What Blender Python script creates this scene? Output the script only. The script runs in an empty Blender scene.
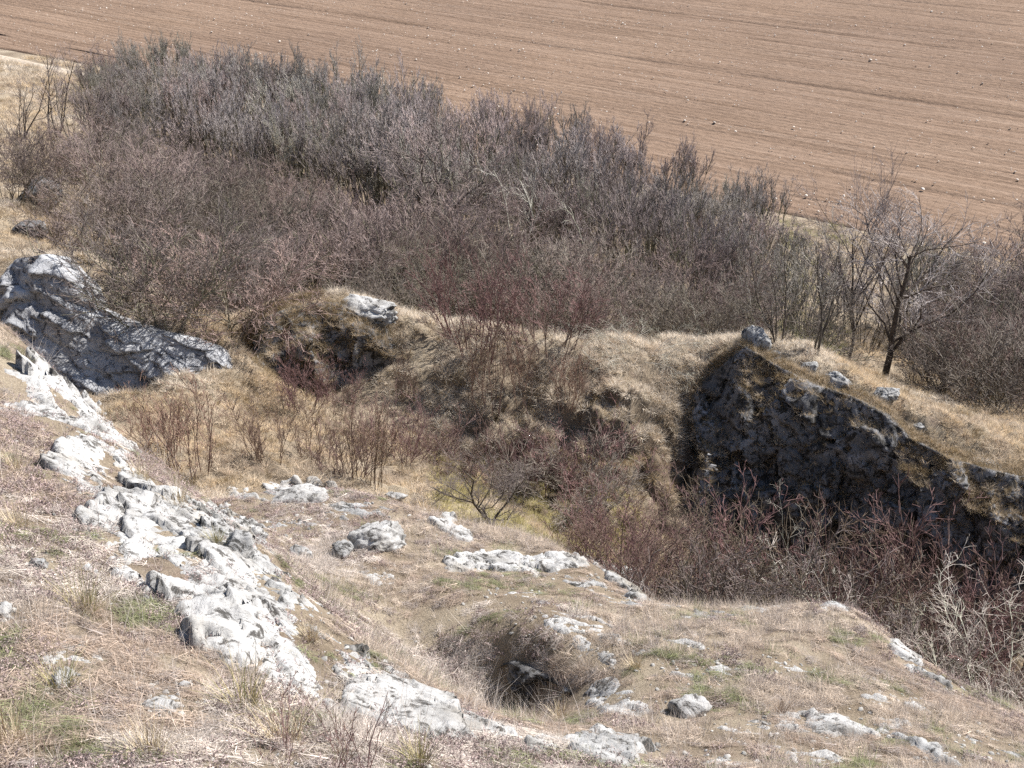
import bpy, math
import numpy as np
from mathutils import Vector

# ------------------------------------------------------------------ camera, sky, sun, exposure
sc = bpy.context.scene
CAMZ, PITCH, FPX = 13.0, math.radians(27.0), 1236.0
cam_d = bpy.data.cameras.new("camera")
cam = bpy.data.objects.new("camera", cam_d)
sc.collection.objects.link(cam)
cam.location = (0, 0, CAMZ)
cam.rotation_euler = (math.pi / 2 - PITCH, 0, 0)
cam_d.sensor_width = 36.0
cam_d.lens = 36.0 * FPX / 1024.0
cam_d.clip_start, cam_d.clip_end = 0.1, 9000.0
sc.camera = cam

SUN_EL, SUN_AZ = math.radians(46), math.radians(60)        # azimuth from +Y towards +X
world = bpy.data.worlds.new("World"); sc.world = world; world.use_nodes = True
wn = world.node_tree.nodes; wl = world.node_tree.links
sky = wn.new('ShaderNodeTexSky'); sky.sky_type = 'NISHITA'; sky.sun_disc = False
sky.sun_elevation = SUN_EL; sky.sun_rotation = SUN_AZ
wl.new(sky.outputs[0], wn['Background'].inputs[0]); wn['Background'].inputs[1].default_value = 0.075
sd_ = bpy.data.lights.new("sun", 'SUN'); sun = bpy.data.objects.new("sun", sd_); sc.collection.objects.link(sun)
sd_.energy = 5.0; sd_.angle = math.radians(0.53); sd_.color = (1.0, 0.955, 0.89)
to_sun = Vector((math.sin(SUN_AZ) * math.cos(SUN_EL), math.cos(SUN_AZ) * math.cos(SUN_EL), math.sin(SUN_EL)))
sun.rotation_euler = to_sun.to_track_quat('Z', 'Y').to_euler()
sun.location = to_sun * 60
sc.view_settings.view_transform = 'Standard'; sc.view_settings.look = 'None'
sc.view_settings.exposure = 0.85; sc.view_settings.gamma = 1.0
sc.cycles.max_bounces = 4; sc.cycles.diffuse_bounces = 2; sc.cycles.transparent_max_bounces = 6
sc.cycles.use_denoising = False

C = sc.collection
rng = np.random.default_rng(11)

# ------------------------------------------------------------------ numpy noise
def _hash(ix, iy, iz, seed):
    h = (ix.astype(np.int64) * 374761393 + iy.astype(np.int64) * 668265263 + iz.astype(np.int64) * 2147483647 + seed * 974711) & 0xffffffff
    h = ((h ^ (h >> 13)) * 1274126177) & 0xffffffff
    h = ((h ^ (h >> 16)) * 2246822519) & 0xffffffff
    return ((h ^ (h >> 15)) & 0xffffff) / float(0x1000000)
def noise3(x, y, z, seed=0):
    x, y, z = np.broadcast_arrays(np.asarray(x, float), np.asarray(y, float), np.asarray(z, float))
    ix, iy, iz = np.floor(x).astype(np.int64), np.floor(y).astype(np.int64), np.floor(z).astype(np.int64)
    fx, fy, fz = x - ix, y - iy, z - iz
    sx, sy, sz = [f * f * (3 - 2 * f) for f in (fx, fy, fz)]
    r = 0
    for dx in (0, 1):
        for dy in (0, 1):
            for dz in (0, 1):
                w = (sx if dx else 1 - sx) * (sy if dy else 1 - sy) * (sz if dz else 1 - sz)
                r = r + w * _hash(ix + dx, iy + dy, iz + dz, seed)
    return r * 2 - 1
def noise2(x, y, seed=0):
    x = np.asarray(x, float); y = np.asarray(y, float)
    ix, iy = np.floor(x).astype(np.int64), np.floor(y).astype(np.int64)
    fx, fy = x - ix, y - iy
    sx, sy = fx * fx * (3 - 2 * fx), fy * fy * (3 - 2 * fy)
    z = np.zeros_like(ix)
    h = lambda a, b: _hash(ix + a, iy + b, z, seed)
    return ((h(0, 0) * (1 - sx) + h(1, 0) * sx) * (1 - sy) + (h(0, 1) * (1 - sx) + h(1, 1) * sx) * sy) * 2 - 1
def fbm2(x, y, seed=0, o=4):
    r = 0; a = 1.0; t = 0
    for i in range(o):
        r = r + a * noise2(x * 2 ** i + 17 * i, y * 2 ** i - 9 * i, seed + i); t += a; a *= .5
    return r / t
def fbm3(x, y, z, seed=0, o=4):
    r = 0; a = 1.0; t = 0
    for i in range(o):
        r = r + a * noise3(x * 2 ** i + 17 * i, y * 2 ** i - 9 * i, z * 2 ** i + 5 * i, seed + i); t += a; a *= .5
    return r / t
def facets2(x, y, seed=0):
    """jointed rock: each cell is its own tilted plane; returns height and distance to the joint"""
    ix, iy = np.floor(x).astype(np.int64), np.floor(y).astype(np.int64)
    f1 = np.full(x.shape, 9.); f2 = np.full(x.shape, 9.); h = np.zeros(x.shape)
    z = np.zeros_like(ix)
    for dx in (-1, 0, 1):
        for dy in (-1, 0, 1):
            cx, cy = ix + dx, iy + dy
            px = cx + .5 + .9 * (_hash(cx, cy, z, seed) - .5); py = cy + .5 + .9 * (_hash(cx, cy, z, seed + 1) - .5)
            d = np.hypot(x - px, y - py)
            hh = (_hash(cx, cy, z, seed + 2) - .5) * .8 + (x - px) * (_hash(cx, cy, z, seed + 3) - .5) * 2.2 + (y - py) * (_hash(cx, cy, z, seed + 4) - .5) * 2.2
            c = d < f1
            f2 = np.where(c, f1, np.minimum(f2, d)); h = np.where(c, hh, h); f1 = np.where(c, d, f1)
    return h, f2 - f1
def facets3(p, seed=0):
    x, y, z = p[..., 0], p[..., 1], p[..., 2]
    ix, iy, iz = [np.floor(a).astype(np.int64) for a in (x, y, z)]
    f1 = np.full(x.shape, 9.); f2 = np.full(x.shape, 9.); h = np.zeros(x.shape)
    for dx in (-1, 0, 1):
        for dy in (-1, 0, 1):
            for dz in (-1, 0, 1):
                cx, cy, cz = ix + dx, iy + dy, iz + dz
                r = [_hash(cx, cy, cz, seed + k) - .5 for k in range(7)]
                ex, ey, ez = x - cx - .5 - .9 * r[0], y - cy - .5 - .9 * r[1], z - cz - .5 - .9 * r[2]
                d = np.sqrt(ex * ex + ey * ey + ez * ez)
                hh = r[3] + 1.3 * (ex * r[4] + ey * r[5] + ez * r[6])
                c = d < f1
                f2 = np.where(c, f1, np.minimum(f2, d)); h = np.where(c, hh, h); f1 = np.where(c, d, f1)
    return h, f2 - f1
def sstep(a, b, x):
    t = np.clip((x - a) / (b - a), 0, 1); return t * t * (3 - 2 * t)

# ------------------------------------------------------------------ photo pixel <-> place
CP, SP = math.cos(PITCH), math.sin(PITCH)
def ray(px, py):
    h = (np.asarray(px, float) - 512) / FPX; v = (384 - np.asarray(py, float)) / FPX
    return h, CP + v * SP, -SP + v * CP
def at(px, py, Y):
    """the point on the line of sight whose plan distance ahead is Y"""
    a, b, c = ray(px, py); k = np.asarray(Y, float) / b
    return np.stack([a * k, b * k, CAMZ + c * k], -1)
def project(x, y, z):
    z = z - CAMZ
    f = y * CP - z * SP; u = y * SP + z * CP
    f = np.maximum(f, .01)
    return 512 + FPX * x / f, 384 - FPX * u / f

# ------------------------------------------------------------------ materials
def material(name):
    m = bpy.data.materials.new(name); m.use_nodes = True
    return m, m.node_tree.nodes, m.node_tree.links, m.node_tree.nodes['Principled BSDF']
def ramp(n, l, src, stops, interp='LINEAR'):
    r = n.new('ShaderNodeValToRGB'); e = r.color_ramp.elements; r.color_ramp.interpolation = interp
    while len(e) < len(stops): e.new(0.5)
    for q, (p, c) in zip(e, stops):
        q.position = p; q.color = (*c, 1) if len(c) == 3 else c
    if src is not None: l.new(src, r.inputs[0])
    return r.outputs[0]
def tex_noise(n, l, vec, scale, detail=6, rough=.6, dist=0):
    t = n.new('ShaderNodeTexNoise'); t.inputs['Scale'].default_value = scale; t.inputs['Detail'].default_value = detail
    t.inputs['Roughness'].default_value = rough; t.inputs['Distortion'].default_value = dist
    l.new(vec, t.inputs['Vector']); return t.outputs['Fac']
def mix(n, l, fac, a, b, mode='MIX'):
    x = n.new('ShaderNodeMix'); x.data_type = 'RGBA'; x.blend_type = mode
    for s, v in ((0, fac), (6, a), (7, b)):
        if isinstance(v, (int, float)): x.inputs[s].default_value = v
        elif isinstance(v, tuple): x.inputs[s].default_value = (*v, 1)
        else: l.new(v, x.inputs[s])
    return x.outputs[2]
def bump(n, l, h, bsdf, strength, dist):
    b = n.new('ShaderNodeBump'); b.inputs['Strength'].default_value = strength; b.inputs['Distance'].default_value = dist
    l.new(h, b.inputs['Height']); l.new(b.outputs[0], bsdf.inputs['Normal'])
def math_node(n, l, op, a, b):
    x = n.new('ShaderNodeMath'); x.operation = op
    for s, v in ((0, a), (1, b)):
        if isinstance(v, (int, float)): x.inputs[s].default_value = v
        else: l.new(v, x.inputs[s])
    return x.outputs[0]

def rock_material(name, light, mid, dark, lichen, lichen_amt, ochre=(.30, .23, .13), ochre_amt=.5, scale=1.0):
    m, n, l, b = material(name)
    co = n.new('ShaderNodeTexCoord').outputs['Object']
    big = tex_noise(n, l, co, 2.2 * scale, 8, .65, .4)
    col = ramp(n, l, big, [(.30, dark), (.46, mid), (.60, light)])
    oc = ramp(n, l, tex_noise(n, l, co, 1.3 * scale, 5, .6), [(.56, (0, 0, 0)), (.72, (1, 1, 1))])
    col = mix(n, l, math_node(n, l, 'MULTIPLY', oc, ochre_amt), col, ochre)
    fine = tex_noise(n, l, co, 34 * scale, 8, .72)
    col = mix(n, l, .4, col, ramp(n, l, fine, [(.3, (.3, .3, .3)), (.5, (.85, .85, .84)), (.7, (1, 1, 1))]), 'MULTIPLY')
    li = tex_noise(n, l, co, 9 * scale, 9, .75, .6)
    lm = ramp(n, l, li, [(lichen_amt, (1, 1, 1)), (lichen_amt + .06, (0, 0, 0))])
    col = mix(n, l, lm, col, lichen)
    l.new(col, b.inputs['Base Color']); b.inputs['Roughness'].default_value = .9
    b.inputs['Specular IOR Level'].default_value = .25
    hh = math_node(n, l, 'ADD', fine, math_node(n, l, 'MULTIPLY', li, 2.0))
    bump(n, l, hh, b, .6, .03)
    return m
M_LIME = rock_material('limestone', (.57, .565, .56), (.44, .435, .43), (.22, .21, .195), (.085, .08, .075), .41)
M_LIMEG = rock_material('limestone_grey', (.50, .50, .50), (.36, .36, .36), (.20, .19, .18), (.07, .068, .065), .43)
M_CRAG = rock_material('limestone_crag', (.50, .51, .535), (.39, .395, .415), (.25, .25, .265), (.10, .10, .108), .41, ochre_amt=.25)
M_CLIFF = rock_material('limestone_cliff', (.32, .32, .335), (.19, .188, .192), (.085, .082, .08), (.035, .033, .03), .45, ochre=(.14, .10, .06), ochre_amt=.6, scale=.7)  # dark lichened limestone, with the shade of the face put into the colour too

def bark_material(name, c1, c2, rough=.85, var=.35, scale=14.):
    m, n, l, b = material(name)
    co = n.new('ShaderNodeTexCoord').outputs['Object']
    col = ramp(n, l, tex_noise(n, l, co, scale, 4, .6), [(.35, c1), (.65, c2)])
    oi = n.new('ShaderNodeObjectInfo')
    v = ramp(n, l, oi.outputs['Random'], [(0, (1 - var,) * 3), (1, (1 + var,) * 3)])
    col = mix(n, l, 1.0, col, v, 'MULTIPLY')
    h2 = math_node(n, l, 'FRACT', math_node(n, l, 'MULTIPLY', oi.outputs['Random'], 7.31), 0.0)
    col = mix(n, l, 1.0, col, ramp(n, l, h2, [(0, (1.08, .96, .92)), (.5, (1, 1, 1)), (1, (.95, 1.02, .86))]), 'MULTIPLY')
    l.new(col, b.inputs['Base Color']); b.inputs['Roughness'].default_value = rough
    b.inputs['Specular IOR Level'].default_value = .35
    return m
B_STEM = bark_material('thicket_stem_bark', (.10, .09, .066), (.26, .235, .18))
B_TWIG = bark_material('thicket_twig_bark', (.225, .195, .195), (.47, .42, .41))
B_DTWIG = bark_material('dark_twig_bark', (.14, .112, .105), (.32, .262, .245))
B_RED = bark_material('reddish_twig_bark', (.135, .078, .078), (.26, .17, .163))
B_BROWN = bark_material('brown_twig_bark', (.16, .10, .08), (.29, .205, .165))
B_PALE = bark_material('bleached_branch_wood', (.34, .315, .28), (.56, .525, .475), var=.25)
B_DARK = bark_material('dark_trunk_bark', (.06, .05, .042), (.15, .13, .105))
B_OLIVE = bark_material('olive_twig_bark', (.085, .066, .046), (.19, .15, .11))  # darkened so the bark colour carries the shadow lying in the gully

def leaf_material(name, gain=1.0, translucent=.35):
    m, n, l, b = material(name)
    a = n.new('ShaderNodeAttribute'); a.attribute_type = 'INSTANCER'; a.attribute_name = 'tint'
    s = n.new('ShaderNodeAttribute'); s.attribute_name = 'shade'
    col = mix(n, l, 1.0, a.outputs['Color'], s.outputs['Color'], 'MULTIPLY')
    l.new(col, b.inputs['Base Color']); b.inputs['Roughness'].default_value = .65
    b.inputs['Specular IOR Level'].default_value = .3
    t = n.new('ShaderNodeBsdfTranslucent'); l.new(col, t.inputs['Color'])
    ms = n.new('ShaderNodeMixShader'); ms.inputs[0].default_value = translucent
    l.new(b.outputs[0], ms.inputs[1]); l.new(t.outputs[0], ms.inputs[2]); l.new(ms.outputs[0], n['Material Output'].inputs[0])
    return m
M_GRASS = leaf_material('dry_grass_blade')
M_HERB = leaf_material('dead_herb', translucent=.1)

# ------------------------------------------------------------------ terrain: heights interpolated from surveyed points
EDGE0 = np.array([12.8, 34.0]); ED = np.array([-35.6, 26.0]); EL = np.hypot(*ED); ED = ED / EL
EN = np.array([-ED[1], ED[0]]) * -1.0
if EN[1] < 0: EN = -EN
def edge_n(x, y): return (x - EDGE0[0]) * EN[0] + (y - EDGE0[1]) * EN[1]
def edge_u(x, y): return (x - EDGE0[0]) * ED[0] + (y - EDGE0[1]) * ED[1]

CLIFF_TOP = [(690, 402, 16.6), (715, 374, 16.9), (745, 348, 16.8), (780, 370, 16.5), (815, 386, 16.3), (850, 397, 16.1), (885, 415, 15.8), (910, 440, 15.5), (950, 460, 15.2), (985, 470, 15.1), (1030, 480, 15.0), (1110, 500, 14.8)]
CLIFF_FOOT = [(680, 490, 15.5), (715, 520, 15.6), (750, 535, 15.6), (790, 545, 15.5), (820, 550, 15.3), (850, 555, 15.2), (885, 560, 15.0), (910, 565, 14.8), (950, 570, 14.6), (985, 575, 14.5), (1030, 585, 14.4), (1110, 600, 14.2)]
CRAG_TOP = [(6, 262, 16.3), (45, 256, 16.0), (75, 283, 15.8), (100, 311, 15.7), (125, 322, 15.6), (150, 331, 15.5), (190, 340, 15.4), (215, 350, 15.3), (240, 364, 15.2)]
CRAG_FOOT = [(6, 320, 15.4), (45, 372, 15.0), (75, 398, 14.75), (100, 404, 14.7), (125, 400, 14.75), (150, 393, 14.8), (190, 382, 14.9), (215, 376, 15.0), (240, 374, 15.05)]
HUM_TOP = [(250, 335, 16.3), (265, 319, 16.5), (290, 309, 16.8), (320, 303, 17.0), (345, 304, 17.0), (370, 320, 16.9), (395, 336, 16.8)]
HUM_FOOT = [(250, 380, 15.9), (268, 395, 15.9), (290, 400, 15.9), (320, 390, 16.0), (345, 366, 16.3), (370, 348, 16.6), (395, 345, 16.7)]
HOL_TOP = [(485, 637, 7.15), (505, 638, 7.05), (530, 646, 6.9), (555, 660, 6.7), (580, 672, 6.5), (602, 684, 6.3)]
HOL_FOOT = [(485, 668, 7.12), (505, 706, 7.0), (530, 716, 6.86), (555, 708, 6.66), (580, 700, 6.46), (602, 692, 6.27)]

ctrl_px = [  # near slope and the edge of the white rib
 (0, 768, 3.0), (150, 768, 3.1), (300, 768, 3.25), (450, 768, 3.6), (550, 768, 4.0), (620, 768, 4.3), (700, 768, 4.5), (850, 768, 4.8), (1024, 768, 5.1),
 (0, 650, 4.0), (0, 500, 6.0), (0, 400, 8.0), (100, 600, 4.8), (60, 520, 5.9), (200, 650, 4.5), (300, 710, 4.1), (120, 700, 3.8), (400, 740, 4.1), (150, 560, 5.5),
 (0, 318, 10.0), (20, 330, 9.8), (40, 360, 9.1), (65, 392, 8.5), (113, 430, 7.8), (122, 460, 7.4), (150, 493, 7.0), (200, 515, 6.75), (258, 535, 6.45), (300, 590, 5.9), (337, 628, 5.45), (375, 662, 5.1), (400, 690, 4.85), (450, 718, 4.6), (520, 745, 4.35), (570, 752, 4.45),
 # gully behind the rib
 (75, 402, 14.2), (150, 395, 14.3), (190, 378, 14.7), (240, 372, 15.0), (280, 420, 14.5), (330, 450, 13.8), (250, 470, 12.5), (200, 480, 12.0), (165, 495, 11.3), (250, 400, 15.0), (340, 400, 15.8), (200, 420, 13.6), (130, 430, 13.2), (320, 480, 12.6), (400, 420, 15.5),
 # shelf
 (225, 492, 10.5), (300, 480, 10.8), (380, 490, 10.7), (440, 512, 10.2), (475, 540, 9.8), (520, 556, 9.6), (570, 555, 9.5), (630, 575, 9.1), (660, 605, 8.7), (720, 615, 8.5), (800, 603, 8.4), (850, 600, 8.2), (900, 645, 7.8), (950, 690, 7.4), (1024, 712, 7.2),
 (300, 530, 9.3), (450, 600, 8.0), (600, 620, 7.7), (350, 600, 7.9), (400, 650, 7.4), (440, 690, 7.0), (500, 615, 7.5), (540, 630, 7.1), (600, 655, 6.7), (640, 680, 6.2), (600, 715, 5.6), (650, 750, 4.9), (700, 690, 6.0), (800, 650, 7.0), (850, 622, 7.7), (900, 720, 5.9), (1000, 760, 5.3), (750, 720, 5.5), (570, 720, 5.9), (520, 735, 6.1), (460, 715, 6.6), (470, 700, 6.8),
 # ridge beyond
 (400, 338, 17.0), (470, 346, 17.2), (560, 355, 17.1), (640, 362, 17.0), (690, 368, 17.1), (430, 385, 16.5), (480, 395, 16.4), (540, 392, 16.45), (600, 395, 16.35), (650, 402, 16.3), (440, 430, 16.0), (490, 440, 15.9), (540, 430, 16.0), (600, 440, 15.9), (650, 450, 15.8), (440, 465, 15.3), (490, 478, 15.1), (550, 480, 15.1), (600, 490, 15.1), (650, 500, 15.2), (400, 450, 14.9), (420, 490, 13.4), (480, 505, 13.4), (560, 530, 13.2), (620, 545, 13.8), (520, 530, 12.4),
 (940, 415, 16.8), (1000, 438, 16.3), (880, 392, 17.0), (1040, 455, 15.9),
]
pts = [at(*c) for c in ctrl_px]
for c in ctrl_px:                                        # the shelf breaks off sharply into the gully behind its crest
    if c in ((570, 555, 9.5), (630, 575, 9.1), (660, 605, 8.7), (720, 615, 8.5), (800, 603, 8.4), (850, 600, 8.2), (900, 645, 7.8), (950, 690, 7.4), (1024, 712, 7.2)):
        q = at(*c); k = min(1, (c[0] - 500) / 160)
        pts += [q + np.array([0, .35, -.35 * k]), q + np.array([.05, .8, -1.5 * k]), q + np.array([.1, 1.5, -2.3 * k])]
def pull(lst, d): return [at(a, b, y) + np.array([0, d, 0]) for a, b, y in lst]
for top, foot in ((CLIFF_TOP, CLIFF_FOOT), (CRAG_TOP, CRAG_FOOT), (HUM_TOP, HUM_FOOT)):
    pts += pull(top, .4); pts += [q_ - np.array([0, 0, .12]) for q_ in pull(foot, .22)]
pts += pull(HOL_TOP, .06) + pull(HOL_FOOT, .0)
xyz = []
for u in np.arange(-30, 75, 6.0):                       # the wooded foot of the hill, down to the field edge
    for nn, dr in ((0, 12.97), (-4, 12.6), (-8, 12.05), (-12, 11.25), (-15.5, 10.3)):
        p = EDGE0 + ED * u + EN * nn
        if p[1] > 19.5 and not (p[0] < -.55 * p[1] and nn < -8): xyz.append((p[0], p[1], dr))
    for nn in (5, 14, 30, 60):
        p = EDGE0 + ED * u + EN * nn; xyz.append((p[0], p[1], 13.25))
xyz += [(0, 0, 1.65), (0, -4, 1.2), (4, -4, 1.9), (-5, -4, .5), (8, 0, 4.0), (12, 4, 6.5), (-6, 1, .9), (-12, 6, 1.8), (-10, 12, 4.6), (-16, 14, 4.0), (-9, 16.5, 6.0), (-9.5, 20, 7.4),
        (-14, 22, 6.8), (-20, 24, 6.2), (-20, 34, 9.3), (-30, 30, 7.0), (-13, 29, 9.3), (-30, 45, 10.6), (-1, 1.4, 2.0), (1, 1.4, 2.3), (0, 2.4, 2.9),
        (3.0, 11.0, 9.8), (5.0, 10.5, 10.2), (7.0, 9.5, 10.0), (2.0, 12.5, 9.5), (5.0, 12.5, 10.8), (8.0, 12.0, 11.0), (12, 11, 10.6), (12, 16, 10.2), (14, 21, 11.6), (18, 16, 11.4), (14, 8, 9), (20, 8, 10.5), (20, 26, 12.6),
        (-.6, 11.2, 7.7), (.8, 11.2, 8.0), (-2.2, 11.4, 7.5), (-3.4, 10.4, 6.9), (-4.5, 11.8, 6.9), (-6.2, 12.6, 6.4), (-1.2, 8.0, 6.0), (-1.9, 8.6, 6.1), (-2.9, 9.4, 6.3),
        (-5.5, 18.5, 8.6), (-8, 18.8, 7.7), (-2.5, 19, 8.8), (1, 19.2, 9.1), (4, 18.6, 9.0), (7, 18, 9.7), (-3.5, 17.6, 8.6)]
P = np.array(pts + [np.array([a, b, CAMZ - c]) for a, b, c in xyz])
_k = []                                                  # thin out points that fall on the same spot
for i in range(len(P)):
    if all(np.hypot(*(P[i, :2] - P[j, :2])) > .07 for j in _k): _k.append(i)
P = P[_k]
D = np.hypot(P[:, None, 0] - P[None, :, 0], P[:, None, 1] - P[None, :, 1])
N_ = len(P); A = np.zeros((N_ + 3, N_ + 3))
A[:N_, :N_] = -D - np.eye(N_) * .03 * 0; A[:N_, N_] = 1; A[:N_, N_ + 1:] = P[:, :2]; A[N_, :N_] = 1; A[N_ + 1:, :N_] = P[:, :2].T
A[:N_, :N_] += np.eye(N_) * .04
W = np.linalg.solve(A, np.concatenate([P[:, 2], np.zeros(3)]))
GX0, GX1, GY0, GY1, GS = -42., 34., -8., 84., .1
gx = np.arange(GX0, GX1 + GS, GS); gy = np.arange(GY0, GY1 + GS, GS)
BASE = np.zeros((len(gy), len(gx)))
for j0 in range(0, len(gy), 40):
    yy, xx = np.meshgrid(gy[j0:j0 + 40], gx, indexing='ij')
    acc = W[N_] + W[N_ + 1] * xx + W[N_ + 2] * yy
    for q in range(N_):
        acc -= W[q] * np.sqrt((xx - P[q, 0]) ** 2 + (yy - P[q, 1]) ** 2)
    BASE[j0:j0 + 40] = acc
_ker = np.array([1, 3, 4, 3, 1.]); _ker /= _ker.sum()
def blur(a):
    p = np.pad(a, 2, mode='edge')
    a = sum(_ker[i] * p[i:i + a.shape[0], 2:-2] for i in range(5))
    p = np.pad(a, 2, mode='edge')
    return sum(_ker[i] * p[2:-2, i:i + a.shape[1]] for i in range(5))
BASE = blur(BASE)
def bilinear(x, y):
    fx = np.clip((x - GX0) / GS, 0, len(gx) - 1.001); fy = np.clip((y - GY0) / GS, 0, len(gy) - 1.001)
    ix, iy = fx.astype(int), fy.astype(int); fx = fx - ix; fy = fy - iy
    return (BASE[iy, ix] * (1 - fx) + BASE[iy, ix + 1] * fx) * (1 - fy) + (BASE[iy + 1, ix] * (1 - fx) + BASE[iy + 1, ix + 1] * fx) * fy
def TZ(x, y):
    """height of the hillside"""
    x = np.asarray(x, float); y = np.asarray(y, float)
    z = bilinear(x, y)
    n = edge_n(x, y)
    hill = 1 - sstep(-9, -1, n)
    far = sstep(9, 15, y)
    z = z + hill * (fbm2(x * .9, y * .9, 3) * (.10 + .14 * far) + fbm2(x * 3.3, y * 3.3, 9, 3) * (.035 + .04 * far))
    # turf ledges on the ridge front: steps with a lip
    led = sstep(-2.2, .0, x) * sstep(13.2, 14.2, y) * (1 - sstep(16.0, 16.8, y)) * (1 - sstep(4.2, 5.0, x))
    f, e = facets2(x * 1.9 + 3 + .5 * fbm2(x * 2, y * 2, 4, 2), y * 2.5 + .5 * fbm2(x * 2, y * 2, 6, 2), 40)
    z = z + led * (np.clip(f, -.4, .4) * .5 - .26 * (1 - sstep(0, .22, e)))
    tus, e2 = facets2(x * 4.2, y * 4.2, 51)
    z = z + hill * sstep(10.5, 12, y) * .06 * sstep(.0, .5, e2)
    return z
def hit(px, py):
    """where the line of sight meets the hillside"""
    px = np.atleast_1d(np.asarray(px, float)); py = np.atleast_1d(np.asarray(py, float))
    a, b, c = ray(px, py)
    Ys = 2.2 * np.exp(np.linspace(0, math.log(90 / 2.2), 1500))
    k = Ys[None] / b[:, None]
    under = (CAMZ + c[:, None] * k) <= TZ(a[:, None] * k, np.broadcast_to(Ys[None], k.shape))
    Y = Ys[np.where(under.any(1), under.argmax(1), len(Ys) - 1)]
    k = Y / b
    return np.stack([a * k, Y, TZ(a * k, Y)], -1)

# ------------------------------------------------------------------ object helpers
def mesh_obj(name, v, f, mats, parent=None, smooth=False, mat_idx=None):
    me = bpy.data.meshes.new(name)
    v = np.asarray(v, np.float32).reshape(-1, 3)
    if isinstance(f, np.ndarray):
        me.vertices.add(len(v)); me.vertices.foreach_set('co', v.ravel())
        k = f.shape[1]; me.loops.add(f.size); me.loops.foreach_set('vertex_index', f.astype(np.int32).ravel())
        me.polygons.add(len(f)); me.polygons.foreach_set('loop_start', np.arange(0, f.size, k, dtype=np.int32))
        me.update(calc_edges=True)
    else:
        me.from_pydata([tuple(p) for p in v], [], f)
    if smooth: me.polygons.foreach_set('use_smooth', np.ones(len(me.polygons), bool))
    for m in (mats if isinstance(mats, (list, tuple)) else [mats]): me.materials.append(m)
    o = bpy.data.objects.new(name, me)
    if name[0] != '_': C.objects.link(o)
    if parent is not None: o.parent = parent
    me.validate()
    return o
def tag(o, label, cat, group=None):
    o['label'] = label; o['category'] = cat
    if group: o['group'] = group
    return o
def grid_faces(nr, nc):
    i = np.arange(nr * nc).reshape(nr, nc)
    return np.stack([i[:-1, :-1], i[:-1, 1:], i[1:, 1:], i[1:, :-1]], -1).reshape(-1, 4)

# ------------------------------------------------------------------ hillside
def soil_material():
    m, n, l, b = material('hillside_turf')
    co = n.new('ShaderNodeTexCoord').outputs['Object']
    a = tex_noise(n, l, co, 1.1, 6, .65, .3)
    col = ramp(n, l, a, [(.30, (.20, .16, .12)), (.48, (.335, .28, .215)), (.66, (.455, .395, .31))])
    pp = ramp(n, l, tex_noise(n, l, co, 2.7, 5, .6), [(.52, (0, 0, 0)), (.68, (1, 1, 1))])
    col = mix(n, l, math_node(n, l, 'MULTIPLY', pp, .5), col, (.25, .185, .16))
    la = n.new('ShaderNodeAttribute'); la.attribute_name = 'litter'
    col = mix(n, l, la.outputs['Fac'], col, ramp(n, l, tex_noise(n, l, co, 4, 5, .6), [(.35, (.10, .072, .05)), (.65, (.19, .14, .10))]))
    f = tex_noise(n, l, co, 60, 6, .75)
    col = mix(n, l, .8, col, ramp(n, l, f, [(.3, (.35, .33, .30)), (.7, (1.25, 1.22, 1.18))]), 'MULTIPLY')
    l.new(col, b.inputs['Base Color']); b.inputs['Roughness'].default_value = .95; b.inputs['Specular IOR Level'].default_value = .1
    bump(n, l, f, b, .8, .04)
    return m
M_SOIL = soil_material()
def axis(segs):
    out = [segs[0][0]]
    for a, b, s in segs:
        k = max(1, int(round((b - a) / s))); out += list(a + (b - a) * np.arange(1, k + 1) / k)
    return np.array(out)
ax = axis([(-40, -16, .8), (-16, -8.5, .22), (-8.5, 9.5, .065), (9.5, 16, .22), (16, 32, .8)])
ay = axis([(-7, 2, .3), (2, 17.5, .055), (17.5, 26, .13), (26, 46, .28), (46, 82, .7)])
yy, xx = np.meshgrid(ay, ax, indexing='ij')
hillside = mesh_obj('hillside', np.stack([xx, yy, TZ(xx, yy)], -1), grid_faces(len(ay), len(ax)), M_SOIL, smooth=True)
hillside['kind'] = 'structure'
ht = TZ(xx, yy); hpx, hpy = project(xx, yy, ht); hn = edge_n(xx, yy)                # fallen leaves under the shrubs
lit = sstep(18.3, 19.5, yy) * sstep(85, 150, hpx) * (1 - sstep(740, 800, hpx)) * (1 - sstep(-2.5, -1, hn))
lit = np.maximum(lit, sstep(.8, 2, xx) * sstep(9.2, 10, yy) * (1 - sstep(13.5, 14.5, yy)))
sl = np.hypot(*np.gradient(ht, ay, ax)); lit = np.maximum(lit, sstep(1.1, 2.2, sl) * (yy > 5))          # the steepest banks take the same dark brown
la = hillside.data.attributes.new('litter', 'FLOAT', 'POINT'); la.data.foreach_set('value', (lit * (.55 + .45 * fbm2(xx * 2, yy * 2, 15, 3))).astype(np.float32).ravel())

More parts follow.
